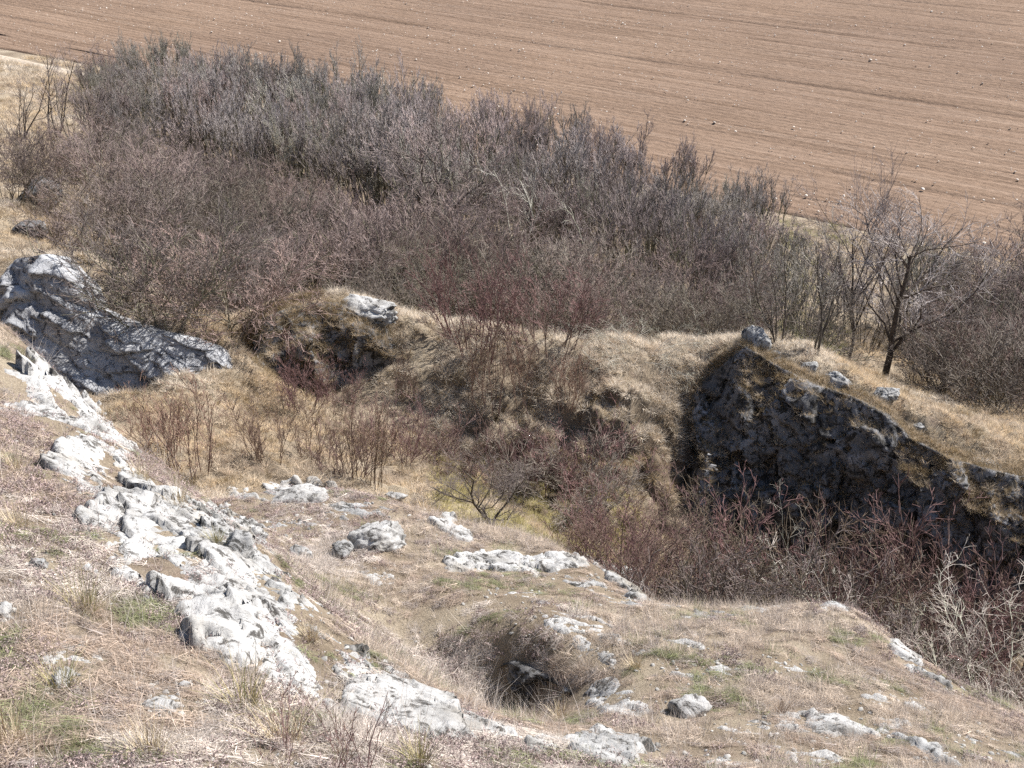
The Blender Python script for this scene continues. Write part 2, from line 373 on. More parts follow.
# ------------------------------------------------------------------ field
def field_material():
    m, n, l, b = material('ploughed_soil')
    tc = n.new('ShaderNodeTexCoord').outputs['Object']
    mp = n.new('ShaderNodeMapping'); mp.inputs['Scale'].default_value = (.10, 2.1, 1); l.new(tc, mp.inputs['Vector'])
    streak = tex_noise(n, l, mp.outputs[0], 1.0, 7, .62, .15)
    col = ramp(n, l, streak, [(.28, (.20, .138, .098)), (.50, (.258, .182, .134)), (.72, (.32, .236, .18))])
    broad = tex_noise(n, l, tc, .06, 4, .5)
    col = mix(n, l, .5, col, ramp(n, l, broad, [(.3, (.72, .70, .72)), (.7, (1.12, 1.1, 1.06))]), 'MULTIPLY')
    mp2 = n.new('ShaderNodeMapping'); mp2.inputs['Scale'].default_value = (1.0, 3.2, 1); l.new(tc, mp2.inputs['Vector'])
    f = tex_noise(n, l, mp2.outputs[0], 3.2, 8, .75)
    col = mix(n, l, .75, col, ramp(n, l, f, [(.3, (.5, .48, .46)), (.55, (1, 1, 1)), (.75, (1.35, 1.33, 1.3))]), 'MULTIPLY')
    l.new(col, b.inputs['Base Color']); b.inputs['Roughness'].default_value = .95; b.inputs['Specular IOR Level'].default_value = .1
    bump(n, l, f, b, .9, .08)
    return m
M_FIELD = field_material()
fu = axis([(-110, -30, 2.5), (-30, 70, .7), (70, 170, 2.5)])
fn = axis([(0, 45, .11), (45, 110, .2), (110, 180, 1.5)])
nn_, uu_ = np.meshgrid(fn, fu, indexing='ij')
edge_wob = fbm2(uu_ * .25, uu_ * 0, 77, 3) * .5
row = np.floor(nn_ / .42)
rowh = _hash(row.astype(np.int64), np.zeros_like(row, dtype=np.int64), np.zeros_like(row, dtype=np.int64), 5)
fz = .06 + .03 * np.cos(nn_ / .42 * 2 * math.pi) * (.3 + 1.1 * rowh) + fbm2(uu_ * 1.1, nn_ * 2.2, 21, 3) * .035 + (rowh - .5) * .03 - .09 * ((row % 9 == 3) & (rowh > .25)) * (.5 + .5 * noise2(uu_ * .4, nn_ * 0 + row, 19))
fz = np.where(nn_ < .2, -.25, fz)
FROT = math.atan2(ED[1], ED[0])
flip = -1.0 if (ED[0] * EN[1] - ED[1] * EN[0]) < 0 else 1.0
vv = np.stack([uu_, (nn_ + edge_wob * (nn_ < 2)) * flip, fz], -1)
field = mesh_obj('ploughed_field', vv, grid_faces(len(fn), len(fu))[:, ::int(flip)], M_FIELD, smooth=True)
field.location = (EDGE0[0], EDGE0[1], 0); field.rotation_euler = (0, 0, FROT); field['kind'] = 'structure'
m, n, l, b = material('far_farmland')
co = n.new('ShaderNodeTexCoord').outputs['Object']
l.new(ramp(n, l, tex_noise(n, l, co, .004, 4, .6), [(.4, (.28, .17, .11)), (.6, (.12, .14, .05))]), b.inputs['Base Color']); b.inputs['Roughness'].default_value = 1
far = mesh_obj('ground', [(-4000, -4000, -1.2), (4000, -4000, -1.2), (4000, 6000, -1.2), (-4000, 6000, -1.2)], [(0, 1, 2, 3)], m)
far['kind'] = 'structure'
# pale chalky strip along the field margin
m, n, l, b = material('chalky_path')
co = n.new('ShaderNodeTexCoord').outputs['Object']
l.new(ramp(n, l, tex_noise(n, l, co, 5, 6, .7), [(.35, (.34, .27, .205)), (.6, (.50, .43, .345))]), b.inputs['Base Color']); b.inputs['Roughness'].default_value = 1
pu = np.arange(20, 85, .4); rows = []
for w in (-.36, -.15, .1, .34):
    q = EDGE0 + ED * pu[:, None] + EN * (-1.15 + w * (1 + .35 * noise2(pu * .6, pu * 0 + w * 9, 3)) + .25 * noise2(pu * .13, pu * 0, 8))[:, None]
    rows.append(np.stack([q[:, 0], q[:, 1], TZ(q[:, 0], q[:, 1]) + (.07 if abs(w) < .3 else -.02)], -1))
path = mesh_obj('path', np.array(rows), grid_faces(4, len(pu)), m, smooth=True); path['kind'] = 'structure'

# ------------------------------------------------------------------ rock
ROCK_POLYS = []          # plan outlines, so that no grass grows on bare rock
def poly_sd(poly, x, y):
    """signed distance to a plan outline, positive inside"""
    d = np.full(x.shape, 1e9); ins = np.zeros(x.shape, bool)
    for i in range(len(poly)):
        a, b = poly[i], poly[(i + 1) % len(poly)]; e = b - a
        t = np.clip(((x - a[0]) * e[0] + (y - a[1]) * e[1]) / max(e @ e, 1e-9), 0, 1)
        d = np.minimum(d, np.hypot(x - a[0] - t * e[0], y - a[1] - t * e[1]))
        c = (a[1] > y) != (b[1] > y)
        ins ^= c & (x < (b[0] - a[0]) * (y - a[1]) / (b[1] - a[1] + 1e-12) + a[0])
    return np.where(ins, d, -d)
def outcrop(poly_px, label, height=.10, cell=.35, rough=1.0, mat=None, res=.016, aniso=1.0, ang=0.0, seed=0, group=None, edge=.10, grow=.03, jag=.20):
    """bare bedrock showing through the turf: jointed, uneven blocks rising from the hillside"""
    q = np.array(poly_px, float); q2 = []
    for i in range(len(q)):
        for t in (0, .5): q2.append(q[i] * (1 - t) + q[(i + 1) % len(q)] * t)
    q2 = np.array(q2); poly = hit(q2[:, 0], q2[:, 1])[:, :2]
    ROCK_POLYS.append(poly)
    x0, y0 = poly.min(0) - .2; x1, y1 = poly.max(0) + .2
    gx_, gy_ = np.arange(x0, x1, res), np.arange(y0, y1, res)
    Yg, Xg = np.meshgrid(gy_, gx_, indexing='ij')
    s = poly_sd(poly, Xg, Yg) + grow + fbm2(Xg * 4.5, Yg * 4.5, seed + 2, 5) * jag
    ca, sa = math.cos(ang), math.sin(ang)
    U = (Xg * ca + Yg * sa) / (cell * aniso); V = (-Xg * sa + Yg * ca) / cell
    wx = fbm2(Xg * 2.5, Yg * 2.5, seed + 5, 4) * .6
    f1, e1 = facets2(U + wx, V - wx, seed); f2, e2 = facets2(U * 2.7 + wx * 2, V * 2.7 + 5, seed + 11); f3, e3 = facets2(U * 7 + 1, V * 7 + wx * 3, seed + 23)
    h = height * sstep(-.02, edge, s) + rough * sstep(-.03, .08, s) * (f1 * .125 * cell / .35 + f2 * .034 + f3 * .011 - .05 * (1 - sstep(0, .035, e1)) - .03 * (1 - sstep(0, .045, e2)) - .008 * (1 - sstep(0, .08, e3)) + fbm2(Xg * 22, Yg * 22, seed + 7, 3) * .009)
    z = TZ(Xg, Yg) + np.where(s > -.03, h, -.12 - .3 * np.clip(-s - .03, 0, .4)) - .02
    fac = grid_faces(len(gy_), len(gx_))
    keep = (s.ravel()[fac].max(1) > -.09); fac = fac[keep]
    used, inv = np.unique(fac, return_inverse=True)
    v = np.stack([Xg, Yg, z], -1).reshape(-1, 3)[used]
    org = np.array([v[:, 0].mean(), v[:, 1].mean(), v[:, 2].min()])
    o = mesh_obj('limestone_outcrop', v - org, inv.reshape(-1, 4), mat or M_LIME)
    o.location = org
    return tag(o, label, 'rock', group)
def ico(sub):
    import bmesh
    bm = bmesh.new(); bmesh.ops.create_icosphere(bm, subdivisions=sub, radius=1)
    v = np.array([p.co[:] for p in bm.verts]); f = np.array([[q.index for q in p.verts] for p in bm.faces]); bm.free()
    return v, f
ICO5, ICO4, ICO1 = ico(5), ico(4), ico(2)
def rock_shape(v, seed, planes=15):
    r = np.random.default_rng(seed)
    nrm = r.normal(size=(planes, 3)); nrm /= np.linalg.norm(nrm, axis=1)[:, None]
    d = v @ nrm.T
    rad = np.min(np.where(d > .05, (.62 + .38 * r.random(planes)) / np.maximum(d, .05), 9), axis=1)
    rad = np.minimum(rad, 1.15)
    w = v * rad[:, None]
    f, e = facets3(w * 3.2 + seed, seed)
    return w * (1 + .10 * f + .12 * fbm3(w[:, 0] * 5, w[:, 1] * 5, w[:, 2] * 5, seed, 4) - .05 * (1 - sstep(0, .15, e)))[:, None]
def boulder(px, py, size, rot, label, mat=None, seed=0, sink=.3, group=None, name='boulder'):
    p = hit(px, py)[0]; v, f = ICO5 if max(size) > .3 else ICO4
    w = rock_shape(v, seed) * (np.array(size) / 2)
    o = mesh_obj(name, w, f, mat or M_LIME)
    o.location = (p[0], p[1], p[2] + size[2] * (.5 - sink)); o.rotation_euler = (0, 0, rot)
    ROCK_POLYS.append(p[:2] + .42 * np.array([(math.cos(a) * size[0], math.sin(a) * size[1]) for a in np.arange(0, 6.28, .7)]) * .9)
    return tag(o, label, 'rock' if name == 'boulder' else 'stone', group)
def crag(name, top, foot, label, mat, ures=.035, vres=.035, disp=.22, bulge=.12, cell=(.55, .55, .8), back=.55, seed=0, shear=0.0, lip=.04):
    """a rock face lofted from its upper edge to its foot, with blocks, clefts and an uneven rim"""
    T = np.array([at(*c) for c in top]); F = np.array([at(*c) for c in foot])
    d = np.concatenate([[0], np.cumsum(np.linalg.norm(np.diff(T[:, :2], axis=0), axis=1))])
    def resample(Pn, k):
        s = np.linspace(0, d[-1], k); return np.stack([np.interp(s, d, Pn[:, i]) for i in range(3)], -1)
    Ln = np.linalg.norm(np.diff(T, axis=0), axis=1).sum(); Hn = np.linalg.norm(T - F, axis=1).max()
    ku = int(Ln / ures); T = resample(T, ku); F = resample(F, ku)
    kern = np.ones(5) / 5
    tang = np.gradient(T[:, :2], axis=0); tang /= np.linalg.norm(tang, axis=1)[:, None]
    nrm = np.stack([tang[:, 1], -tang[:, 0], np.zeros(ku)], -1)          # out of the face, towards the open side
    for i in range(3): nrm[:, i] = np.convolve(np.pad(nrm[:, i], 12, mode='edge'), np.ones(25) / 25, 'valid')
    nrm /= np.linalg.norm(nrm, axis=1)[:, None]
    kv = int(Hn / vres); rows = []
    amp = []
    for t in np.linspace(0, 1, 9)[:-1]:                                  # back of the rim, running into the turf
        rows.append(T - nrm * back * (1 - t) - np.array([0, 0, 1]) * (.22 * (1 - t) - lip * t)); amp.append(.25 * t)
    for t in np.linspace(0, 1, kv):
        g = T * (1 - t) + F * t + nrm * (bulge * math.sin(math.pi * t) ** .8 + .05) + np.array([0, 0, lip * (1 - t)]); rows.append(g); amp.append(min(1, .3 + t * 4))
    for t in (.5, 1): rows.append(F + nrm * .12 - np.array([0, 0, .5 * t])); amp.append(.6)
    G = np.array(rows); a = np.array(amp)[:, None]
    cz = np.array(cell)
    Q = G.copy(); Q[..., 2] += shear * G[..., 0]
    w = np.stack([fbm3(*(Q * 1.5).transpose(2, 0, 1), seed + k, 3) for k in range(3)], -1) * .35
    f1, e1 = facets3(Q / cz + w, seed); f2, e2 = facets3(Q / cz * 2.6 + w * 2, seed + 31); f3, e3 = facets3(Q / cz * 6.5 + w * 3, seed + 57)
    d = f1 * 1.25 + f2 * .36 + f3 * .10 - .30 * (1 - sstep(0, .05, e1)) - .14 * (1 - sstep(0, .05, e2)) + .25 * fbm3(*(Q * 1.1).transpose(2, 0, 1), seed + 3, 4) + .10 * fbm3(*(Q * 14).transpose(2, 0, 1), seed + 8, 2)
    up = np.stack([np.zeros(G.shape[:2]), np.zeros(G.shape[:2]), np.ones(G.shape[:2])], -1)
    G = G + (nrm[None] * d[..., None] + up * (.35 * d[..., None])) * (disp * a)[..., None]
    end = np.minimum(np.arange(ku), np.arange(ku)[::-1]) * ures
    G[..., 2] -= (.15 * (1 - sstep(0, .3, end)))[None]
    org = np.array([G[..., 0].mean(), G[..., 1].mean(), G[..., 2].min()])
    o = mesh_obj(name, G - org, grid_faces(*G.shape[:2]), mat); o.location = org
    return tag(o, label, 'rock')

for top, foot in ((CLIFF_TOP, CLIFF_FOOT), (CRAG_TOP, CRAG_FOOT), (HUM_TOP, HUM_FOOT), (HOL_TOP, HOL_FOOT)):
    ROCK_POLYS.append(np.array([at(*c)[:2] for c in top] + [at(*c)[:2] - np.array([0, .12]) for c in foot[::-1]]))
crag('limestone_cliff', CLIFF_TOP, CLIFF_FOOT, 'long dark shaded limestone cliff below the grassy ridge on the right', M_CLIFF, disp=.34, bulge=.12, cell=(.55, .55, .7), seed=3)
crag('limestone_crag', CRAG_TOP, CRAG_FOOT, 'blue-grey slanting limestone crag behind the gully on the left', M_CRAG, disp=.15, bulge=.08, cell=(1.0, .45, .3), seed=14, shear=.45, ures=.03, vres=.03)
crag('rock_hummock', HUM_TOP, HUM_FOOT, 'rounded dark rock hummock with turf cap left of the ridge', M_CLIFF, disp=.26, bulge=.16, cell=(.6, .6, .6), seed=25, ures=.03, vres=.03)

crag('rock_ledge', HOL_TOP, HOL_FOOT, 'low dark rock step at the back of the small hollow in the shelf', M_CLIFF, disp=.11, bulge=-.02, cell=(.2, .2, .24), seed=33, ures=.014, vres=.014, back=.04, lip=-.17)  # the dark cliff colour stands in for shade inside the hollow
A45 = math.radians(120)
outcrop([(10, 366), (45, 378), (78, 396), (112, 428), (122, 455), (140, 480), (172, 512), (190, 535), (178, 556), (140, 540), (105, 505), (75, 478), (50, 440), (22, 405)],
        'bright white upper slab of the limestone rib on the left slope', .04, .40, .8, aniso=2.2, ang=A45, seed=4, grow=.13, jag=.28)
outcrop([(112, 498), (150, 500), (200, 530), (245, 565), (300, 605), (285, 622), (235, 604), (190, 592), (130, 590), (118, 560)],
        'white limestone blocks in the middle of the rib on the left slope', .04, .34, .8, aniso=2.0, ang=A45, seed=8, grow=.12, jag=.30)
outcrop([(150, 488), (185, 498), (225, 506), (258, 530), (264, 555), (300, 592), (338, 630), (360, 655), (325, 645), (280, 600), (240, 566), (195, 532)],
        'broken grey limestone rubble edge bordering the white rib on its right', .04, .14, .9, mat=M_LIMEG, aniso=1.5, ang=A45, seed=12, grow=.07, jag=.3)
outcrop([(205, 606), (240, 598), (295, 618), (335, 642), (372, 662), (402, 690), (445, 712), (480, 728), (440, 732), (400, 726), (355, 712), (310, 696), (262, 670), (215, 640)],
        'large white limestone slab at the lower end of the rib', .05, .40, .8, aniso=2.3, ang=A45, seed=16, grow=.14, jag=.26)
outcrop([(60, 640), (95, 655), (80, 675), (55, 668)], 'thin patch of pale rock showing in the lower left turf', .015, .15, .5, seed=19, jag=.25)
outcrop([(150, 690), (200, 700), (190, 718), (155, 712)], 'thin patch of pale rock below the lower slab', .015, .15, .5, seed=20, jag=.25)
shelf = [
 ([(235, 490), (290, 481), (332, 489), (325, 500), (280, 503), (245, 499)], 'flat pale rock at the far rim of the grassy shelf', .05, .3, M_LIME),
 ([(322, 506), (375, 501), (398, 515), (340, 523)], 'flat grey rock patch above the shelf block', .04, .25, M_LIMEG),
 ([(432, 523), (450, 521), (472, 535), (468, 541), (445, 534)], 'small white rock hump on the shelf rim below the gully shrub', .10, .25, M_LIME),
 ([(440, 561), (500, 554), (570, 556), (602, 563), (560, 573), (500, 573), (450, 571)], 'long white rock band along the crest of the shelf', .08, .22, M_LIME),
 ([(600, 562), (632, 572), (656, 602), (644, 603), (612, 582)], 'curved grey rock edge at the right end of the white band', .09, .2, M_LIMEG),
 ([(365, 574), (395, 572), (400, 582), (375, 586)], 'tiny flat pale rock patch in the middle of the shelf', .03, .2, M_LIME),
 ([(880, 628), (897, 636), (918, 664), (906, 667), (890, 648)], 'white rock edge on the right flank of the grassy knoll', .08, .2, M_LIME),
 ([(815, 600), (835, 598), (858, 602), (850, 608), (825, 607)], 'pale rock rim on top of the grassy knoll', .05, .16, M_LIMEG),
 ([(695, 668), (720, 666), (742, 680), (716, 684)], 'small flat white rock in the turf right of the hollow', .03, .2, M_LIME),
 ([(780, 716), (840, 711), (892, 721), (885, 736), (830, 739), (790, 731)], 'broad pale rock slabs in the turf at lower right', .05, .22, M_LIME),
 ([(755, 742), (830, 754), (848, 766), (800, 766)], 'low pale rock strip nearest the bottom edge at right', .04, .2, M_LIME),
 ([(912, 742), (940, 745), (962, 766), (922, 767)], 'grey rock hump near the bottom right corner', .07, .2, M_LIMEG),
 ([(575, 742), (600, 730), (640, 736), (662, 750), (640, 767), (600, 766), (570, 752)], 'pitted grey and white rock at the bottom centre', .09, .18, M_LIMEG),
 ([(515, 738), (545, 738), (530, 752)], 'small white rock wedge at the foot of the slope', .06, .2, M_LIME),
 ([(545, 622), (572, 626), (612, 654), (625, 672), (600, 664), (570, 642)], 'pale rock rim above the dark hollow', .05, .18, M_LIME),
 ([(545, 612), (600, 620), (622, 642), (580, 636)], 'thin pale rock streak above the hollow rim', .025, .2, M_LIME),
 ([(640, 632), (690, 645), (712, 655), (670, 650)], 'thin pale rock streak across the middle of the turf', .025, .2, M_LIME),
 ([(655, 604), (690, 611), (722, 612), (760, 606), (800, 600), (800, 605), (760, 613), (720, 619), (685, 617)], 'narrow pale rock lip along the gully edge left of the knoll', .04, .16, M_LIMEG),
 ([(905, 652), (930, 672), (965, 692), (960, 697), (925, 682), (903, 664)], 'narrow pale rock lip running down right of the knoll', .04, .16, M_LIMEG),
 ([(480, 590), (540, 594), (560, 604), (500, 602)], 'faint pale rock streak below the long white band', .015, .18, M_LIME),
 ([(250, 520), (310, 516), (320, 526), (262, 532)], 'faint grey rock streak on the left of the shelf', .015, .18, M_LIMEG),
 ([(640, 655), (700, 668), (690, 678), (645, 668)], 'faint pale rock streak right of the hollow', .015, .18, M_LIME),
 ([(700, 728), (760, 722), (770, 734), (715, 742)], 'faint pale rock streak left of the broad slabs', .015, .18, M_LIME),
 ([(690, 752), (740, 752), (745, 766), (695, 766)], 'pale rock patch at the bottom edge right of centre', .02, .18, M_LIME),
 ([(850, 690), (920, 700), (915, 712), (855, 704)], 'faint pale rock streak above the broad slabs', .015, .18, M_LIME),
 ([(960, 735), (1015, 742), (1015, 756), (965, 750)], 'faint grey rock streak by the right edge near the bottom', .015, .18, M_LIMEG),
 ([(760, 660), (830, 668), (825, 678), (765, 672)], 'faint pale rock streak on the open turf below the knoll', .015, .18, M_LIME),
 ([(545, 575), (600, 580), (640, 606), (600, 600)], 'faint grey rock streak behind the hollow', .015, .18, M_LIMEG),
 ([(575, 690), (605, 690), (650, 705), (640, 720), (590, 712)], 'pale stepped rock right below the hollow', .05, .18, M_LIME),
]
for i, (pl, lab, h, c, mt) in enumerate(shelf):
    outcrop(pl, lab, h * .7, c, .55, mat=mt, res=.016, aniso=1.6, ang=math.radians(-25), seed=100 + 7 * i, edge=.06)
boulder(362, 322, (1.15, .7, .42), -.5, 'sunlit white slab on the right shoulder of the rock hummock', mat=M_LIME, seed=71, sink=.15)
for a in [(375, 546, (.50, .30, .30), .3, 'white block with a dark underside on the shelf', M_LIME), (343, 554, (.22, .18, .17), 1, 'small grey stone left of the shelf block', M_LIMEG),
          (303, 557, (.26, .2, .13), 2, 'low grey stone lying at the left of the shelf', M_LIMEG), (396, 499, (.26, .16, .12), .2, 'narrow white stone on the far rim of the shelf', M_LIME),
          (688, 714, (.27, .22, .17), .5, 'lone white stone in the turf at lower centre right', M_LIME), (60, 686, (.10, .13, .08), .4, 'small white stone in the grass at lower left', M_LIME),
          (160, 710, (.13, .09, .06), .1, 'flat white stone in the grass below the lower slab', M_LIME), (3, 615, (.10, .1, .07), 0, 'white stone at the left edge of the grass', M_LIME),
          (38, 568, (.14, .1, .07), .7, 'grey stone half sunk in the left grass slope', M_LIMEG), (185, 688, (.08, .07, .05), .9, 'tiny white stone beside the grass below the slab', M_LIME),
          (238, 556, (.22, .2, .2), .6, 'dark grey block among the rib rubble', M_LIMEG), (255, 540, (.2, .16, .15), .1, 'pale knob at the upper rim of the rubble edge', M_LIME)]:
    boulder(*a[:5], mat=a[5], seed=int(a[0]), name='boulder' if max(a[2]) > .2 else 'stone')
for a in [(757, 352, (.55, .5, .5), .3, 'grey boulder perched on the highest point of the cliff'), (770, 364, (.4, .35, .3), 1.2, 'grey rock just below the top boulder of the cliff'),
          (838, 394, (.55, .4, .4), 2, 'mossy grey boulder on the cliff rim left of the twin trees'), (884, 398, (.45, .3, .24), .3, 'pale flat boulder on the cliff rim below the dark tree'),
          (808, 372, (.3, .25, .2), .8, 'small grey rock on the cliff rim between two boulders'), (918, 430, (.22, .2, .12), .8, 'small pale stone on the grass right of the cliff rim'),
          (984, 472, (.6, .35, .25), .4, 'pale rock at the right end of the cliff rim')]:
    boulder(*a, mat=M_LIMEG, seed=int(a[0]) + 5)
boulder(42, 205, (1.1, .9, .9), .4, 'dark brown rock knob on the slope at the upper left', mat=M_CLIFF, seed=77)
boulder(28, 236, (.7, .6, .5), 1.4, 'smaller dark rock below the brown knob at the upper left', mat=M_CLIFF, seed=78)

# ------------------------------------------------------------------ shrubs and trees
def perp(d, r):
    q = r.normal(size=d.shape); q -= (q * d).sum(-1, keepdims=True) * d
    return q / np.linalg.norm(q, axis=-1, keepdims=True)
def unit(d): return d / np.maximum(np.linalg.norm(d, axis=-1, keepdims=True), 1e-9)
def walk(start, d, length, k, wander, trop, r):
    Pn = [start]; step = (length / (k - 1))[:, None]
    for i in range(k - 1):
        Pn.append(Pn[-1] + d * step)
        d = unit(d + r.normal(size=d.shape) * wander + np.array([0, 0, trop]))
    return np.stack(Pn, 1)
def children(Pn, rad, m, lf, ang, k, wander, trop, r, tmin=.25, rf=.55, curve=.45):
    nP, kk = Pn.shape[:2]; par = np.repeat(np.arange(nP), m)
    t = tmin + (1 - tmin) * r.random(nP * m) ** .85
    s = t * (kk - 1); i = np.minimum(s.astype(int), kk - 2); f = (s - i)[:, None]
    st = Pn[par, i] * (1 - f) + Pn[par, i + 1] * f; tg = unit(Pn[par, i + 1] - Pn[par, i])
    a = np.radians(ang) * (.6 + .8 * r.random(nP * m))[:, None]
    d = unit(tg * np.cos(a) + perp(tg, r) * np.sin(a) + np.array([0, 0, trop * .8]))
    L = np.linalg.norm(np.diff(Pn, axis=1), axis=2).sum(1)[par] * lf * (1 - curve * t) * (.6 + .8 * r.random(nP * m))
    return walk(st, d, L, k, wander, trop, r), rad[par] * (1 - .6 * t) * rf
def tubes(Pn, rad, sides, taper=.35):
    n_, k = Pn.shape[:2]
    tg = unit(np.gradient(Pn, axis=1)); ref = np.array([.31, .52, .79])
    a = unit(np.cross(tg, ref)); b = np.cross(tg, a)
    rr = rad[:, None] * (1 - (1 - taper) * np.linspace(0, 1, k))[None]
    th = np.arange(sides) * 2 * math.pi / sides
    v = Pn[:, :, None] + rr[:, :, None, None] * (a[:, :, None] * np.cos(th)[None, None, :, None] + b[:, :, None] * np.sin(th)[None, None, :, None])
    idx = np.arange(n_ * k * sides).reshape(n_, k, sides); nx = np.roll(idx, -1, axis=2)
    f = np.stack([idx[:, :-1], nx[:, :-1], nx[:, 1:], idx[:, 1:]], -1).reshape(-1, 4)
    return v.reshape(-1, 3), f
def join(parts):
    vs, fs, o = [], [], 0
    for v, f in parts: vs.append(v); fs.append(f + o); o += len(v)
    return np.concatenate(vs), np.concatenate(fs)
def plant_meshes(seed, height, stems=9, lean=22, spread=.25, m=(8, 6, 3), lf=(.5, .45, .5), ang=(38, 42, 45), trop=(.10, .09, .06), wander=(.12, .16, .2), r0=.018, rmin=(.0035, .0026), tmin=.22, base_pts=None, k0=7):
    """stems and twigs of one bare plant standing at the origin"""
    r = np.random.default_rng(seed)
    th = r.random(stems) * 2 * math.pi; la = np.radians(lean) * np.sqrt(r.random(stems))
    d = np.stack([np.sin(la) * np.cos(th), np.sin(la) * np.sin(th), np.cos(la)], -1)
    st = np.stack([np.cos(th), np.sin(th), np.zeros(stems)], -1) * (spread * np.sqrt(r.random(stems)))[:, None]; st[:, 2] = -.12
    L = height * (.62 + .38 * r.random(stems)) / np.cos(np.radians(lean) * .5)
    P0 = walk(st, d, L, k0, wander[0], trop[0], r); R0 = r0 * (.6 + .5 * r.random(stems))
    P1, R1 = children(P0, R0, m[0], lf[0], ang[0], 5, wander[1], trop[1], r, tmin)
    R1 = np.maximum(R1, rmin[0])
    P2, R2 = children(P1, R1, m[1], lf[1], ang[1], 4, wander[1], trop[1], r, .15); R2 = np.clip(R2, rmin[0] * .85, .008)
    P3, R3 = children(P2, R2, m[2], lf[2], ang[2], 3, wander[2], trop[2], r, .1); R3 = np.clip(R3, rmin[1], .006)
    return join([tubes(P0, R0, 5), tubes(P1, R1, 4)]), join([tubes(P2, R2, 3, .5), tubes(P3, R3, 3, .5)])
PROTO = {}
def proto(kind, variant, stem_m, twig_m, **kw):
    (v0, f0), (v1, f1) = plant_meshes(seed=hash_name(kind) + variant * 13, **kw)
    a = mesh_obj('_s', v0, f0, stem_m, smooth=True).data; b = mesh_obj('_t', v1, f1, twig_m).data
    a.name = 'stems'; b.name = 'twigs'
    PROTO.setdefault(kind, []).append((a, b))
def hash_name(s): return sum(ord(c) * (i + 3) for i, c in enumerate(s)) * 7
for k in range(6): proto('thicket', k, B_STEM, B_TWIG, height=2.6, stems=24, lean=22, spread=.75, m=(8, 5, 3), lf=(.42, .5, .5), ang=(24, 26, 30), trop=(.12, .24, .22), tmin=.55, r0=.030, rmin=(.008, .0056))
for k in range(5): proto('tangle', k, B_STEM, B_DTWIG, height=1.8, stems=22, lean=48, spread=.65, m=(8, 5, 3), lf=(.58, .6, .65), ang=(38, 38, 40), trop=(.03, .06, .04), wander=(.15, .14, .15), r0=.018, rmin=(.007, .005))
for k in range(3): proto('slender', k, B_BROWN, B_BROWN, height=1.2, stems=14, lean=20, spread=.25, m=(7, 4, 2), lf=(.42, .45, .5), ang=(26, 30, 34), trop=(.12, .12, .1), r0=.008, rmin=(.0034, .0026), tmin=.25)
for k in range(4): proto('red', k, B_RED, B_RED, height=1.4, stems=22, lean=36, spread=.45, m=(7, 4, 2), lf=(.5, .5, .5), ang=(32, 36, 40), trop=(.08, .1, .08), r0=.010, rmin=(.0045, .0035))
for k in range(4): proto('olive', k, B_OLIVE, B_OLIVE, height=1.4, stems=20, lean=58, spread=.45, m=(7, 4, 2), lf=(.55, .6, .6), ang=(38, 42, 44), trop=(-.01, .03, .03), wander=(.15, .16, .18), r0=.012, rmin=(.0045, .0034))
for k in range(2): proto('sparse', k, B_DARK, B_TWIG, height=2.6, stems=4, lean=30, spread=.15, m=(7, 5, 3), lf=(.5, .45, .45), ang=(36, 38, 40), trop=(.06, .08, .06), r0=.03, rmin=(.005, .0035), tmin=.3)
for k in range(2): proto('tree', k, B_DARK, B_TWIG, height=3.5, stems=1, lean=6, spread=.02, m=(16, 12, 7), lf=(.80, .55, .6), ang=(40, 38, 38), trop=(.05, .05, .04), wander=(.12, .18, .2), r0=.062, rmin=(.007, .0045), tmin=.2, k0=9)
for k in range(3): proto('dead', k, B_PALE, B_PALE, height=1.5, stems=20, lean=76, spread=.5, m=(7, 5, 3), lf=(.5, .5, .5), ang=(42, 45, 45), trop=(-.03, -.02, .0), wander=(.16, .2, .2), r0=.008, rmin=(.0028, .002))
for k in range(2): proto('deadtree', k, B_PALE, B_PALE, height=3.0, stems=2, lean=30, spread=.15, m=(7, 5, 2), lf=(.5, .5, .5), ang=(45, 48, 50), trop=(.02, .02, .0), wander=(.2, .28, .3), r0=.035, rmin=(.006, .004))
for k in range(2): proto('gnarled', k, B_DARK, B_DTWIG, height=3.0, stems=3, lean=28, spread=.12, m=(10, 9, 6), lf=(.6, .55, .6), ang=(55, 50, 48), trop=(.05, .06, .05), wander=(.3, .25, .25), r0=.055, rmin=(.006, .004), tmin=.25)
for k in range(2): proto('nearshrub', k, B_RED, B_BROWN, height=.42, stems=9, lean=28, spread=.12, m=(4, 3, 2), lf=(.4, .45, .4), ang=(26, 30, 34), trop=(.06, .06, .05), r0=.0035, rmin=(.0013, .001), tmin=.3)
def plant(kind, variant, loc, scale, rotz, label, cat, group=None, name=None, tilt=(0, 0)):
    e = bpy.data.objects.new(name or 'bare_shrub', None); C.objects.link(e); e.empty_display_size = .3
    e.location = loc; e.rotation_euler = (tilt[0], tilt[1], rotz); e.scale = scale if isinstance(scale, tuple) else (scale,) * 3
    a, b = PROTO[kind][variant % len(PROTO[kind])]
    tree = (cat == 'tree')
    for nm, d in (('trunk' if tree else 'stems', a), ('crown' if tree else 'twigs', b)):
        o = bpy.data.objects.new(nm, d); C.objects.link(o); o.parent = e
        if nm in ('twigs', 'crown'): o['kind'] = 'stuff'
    return tag(e, label, cat, group)
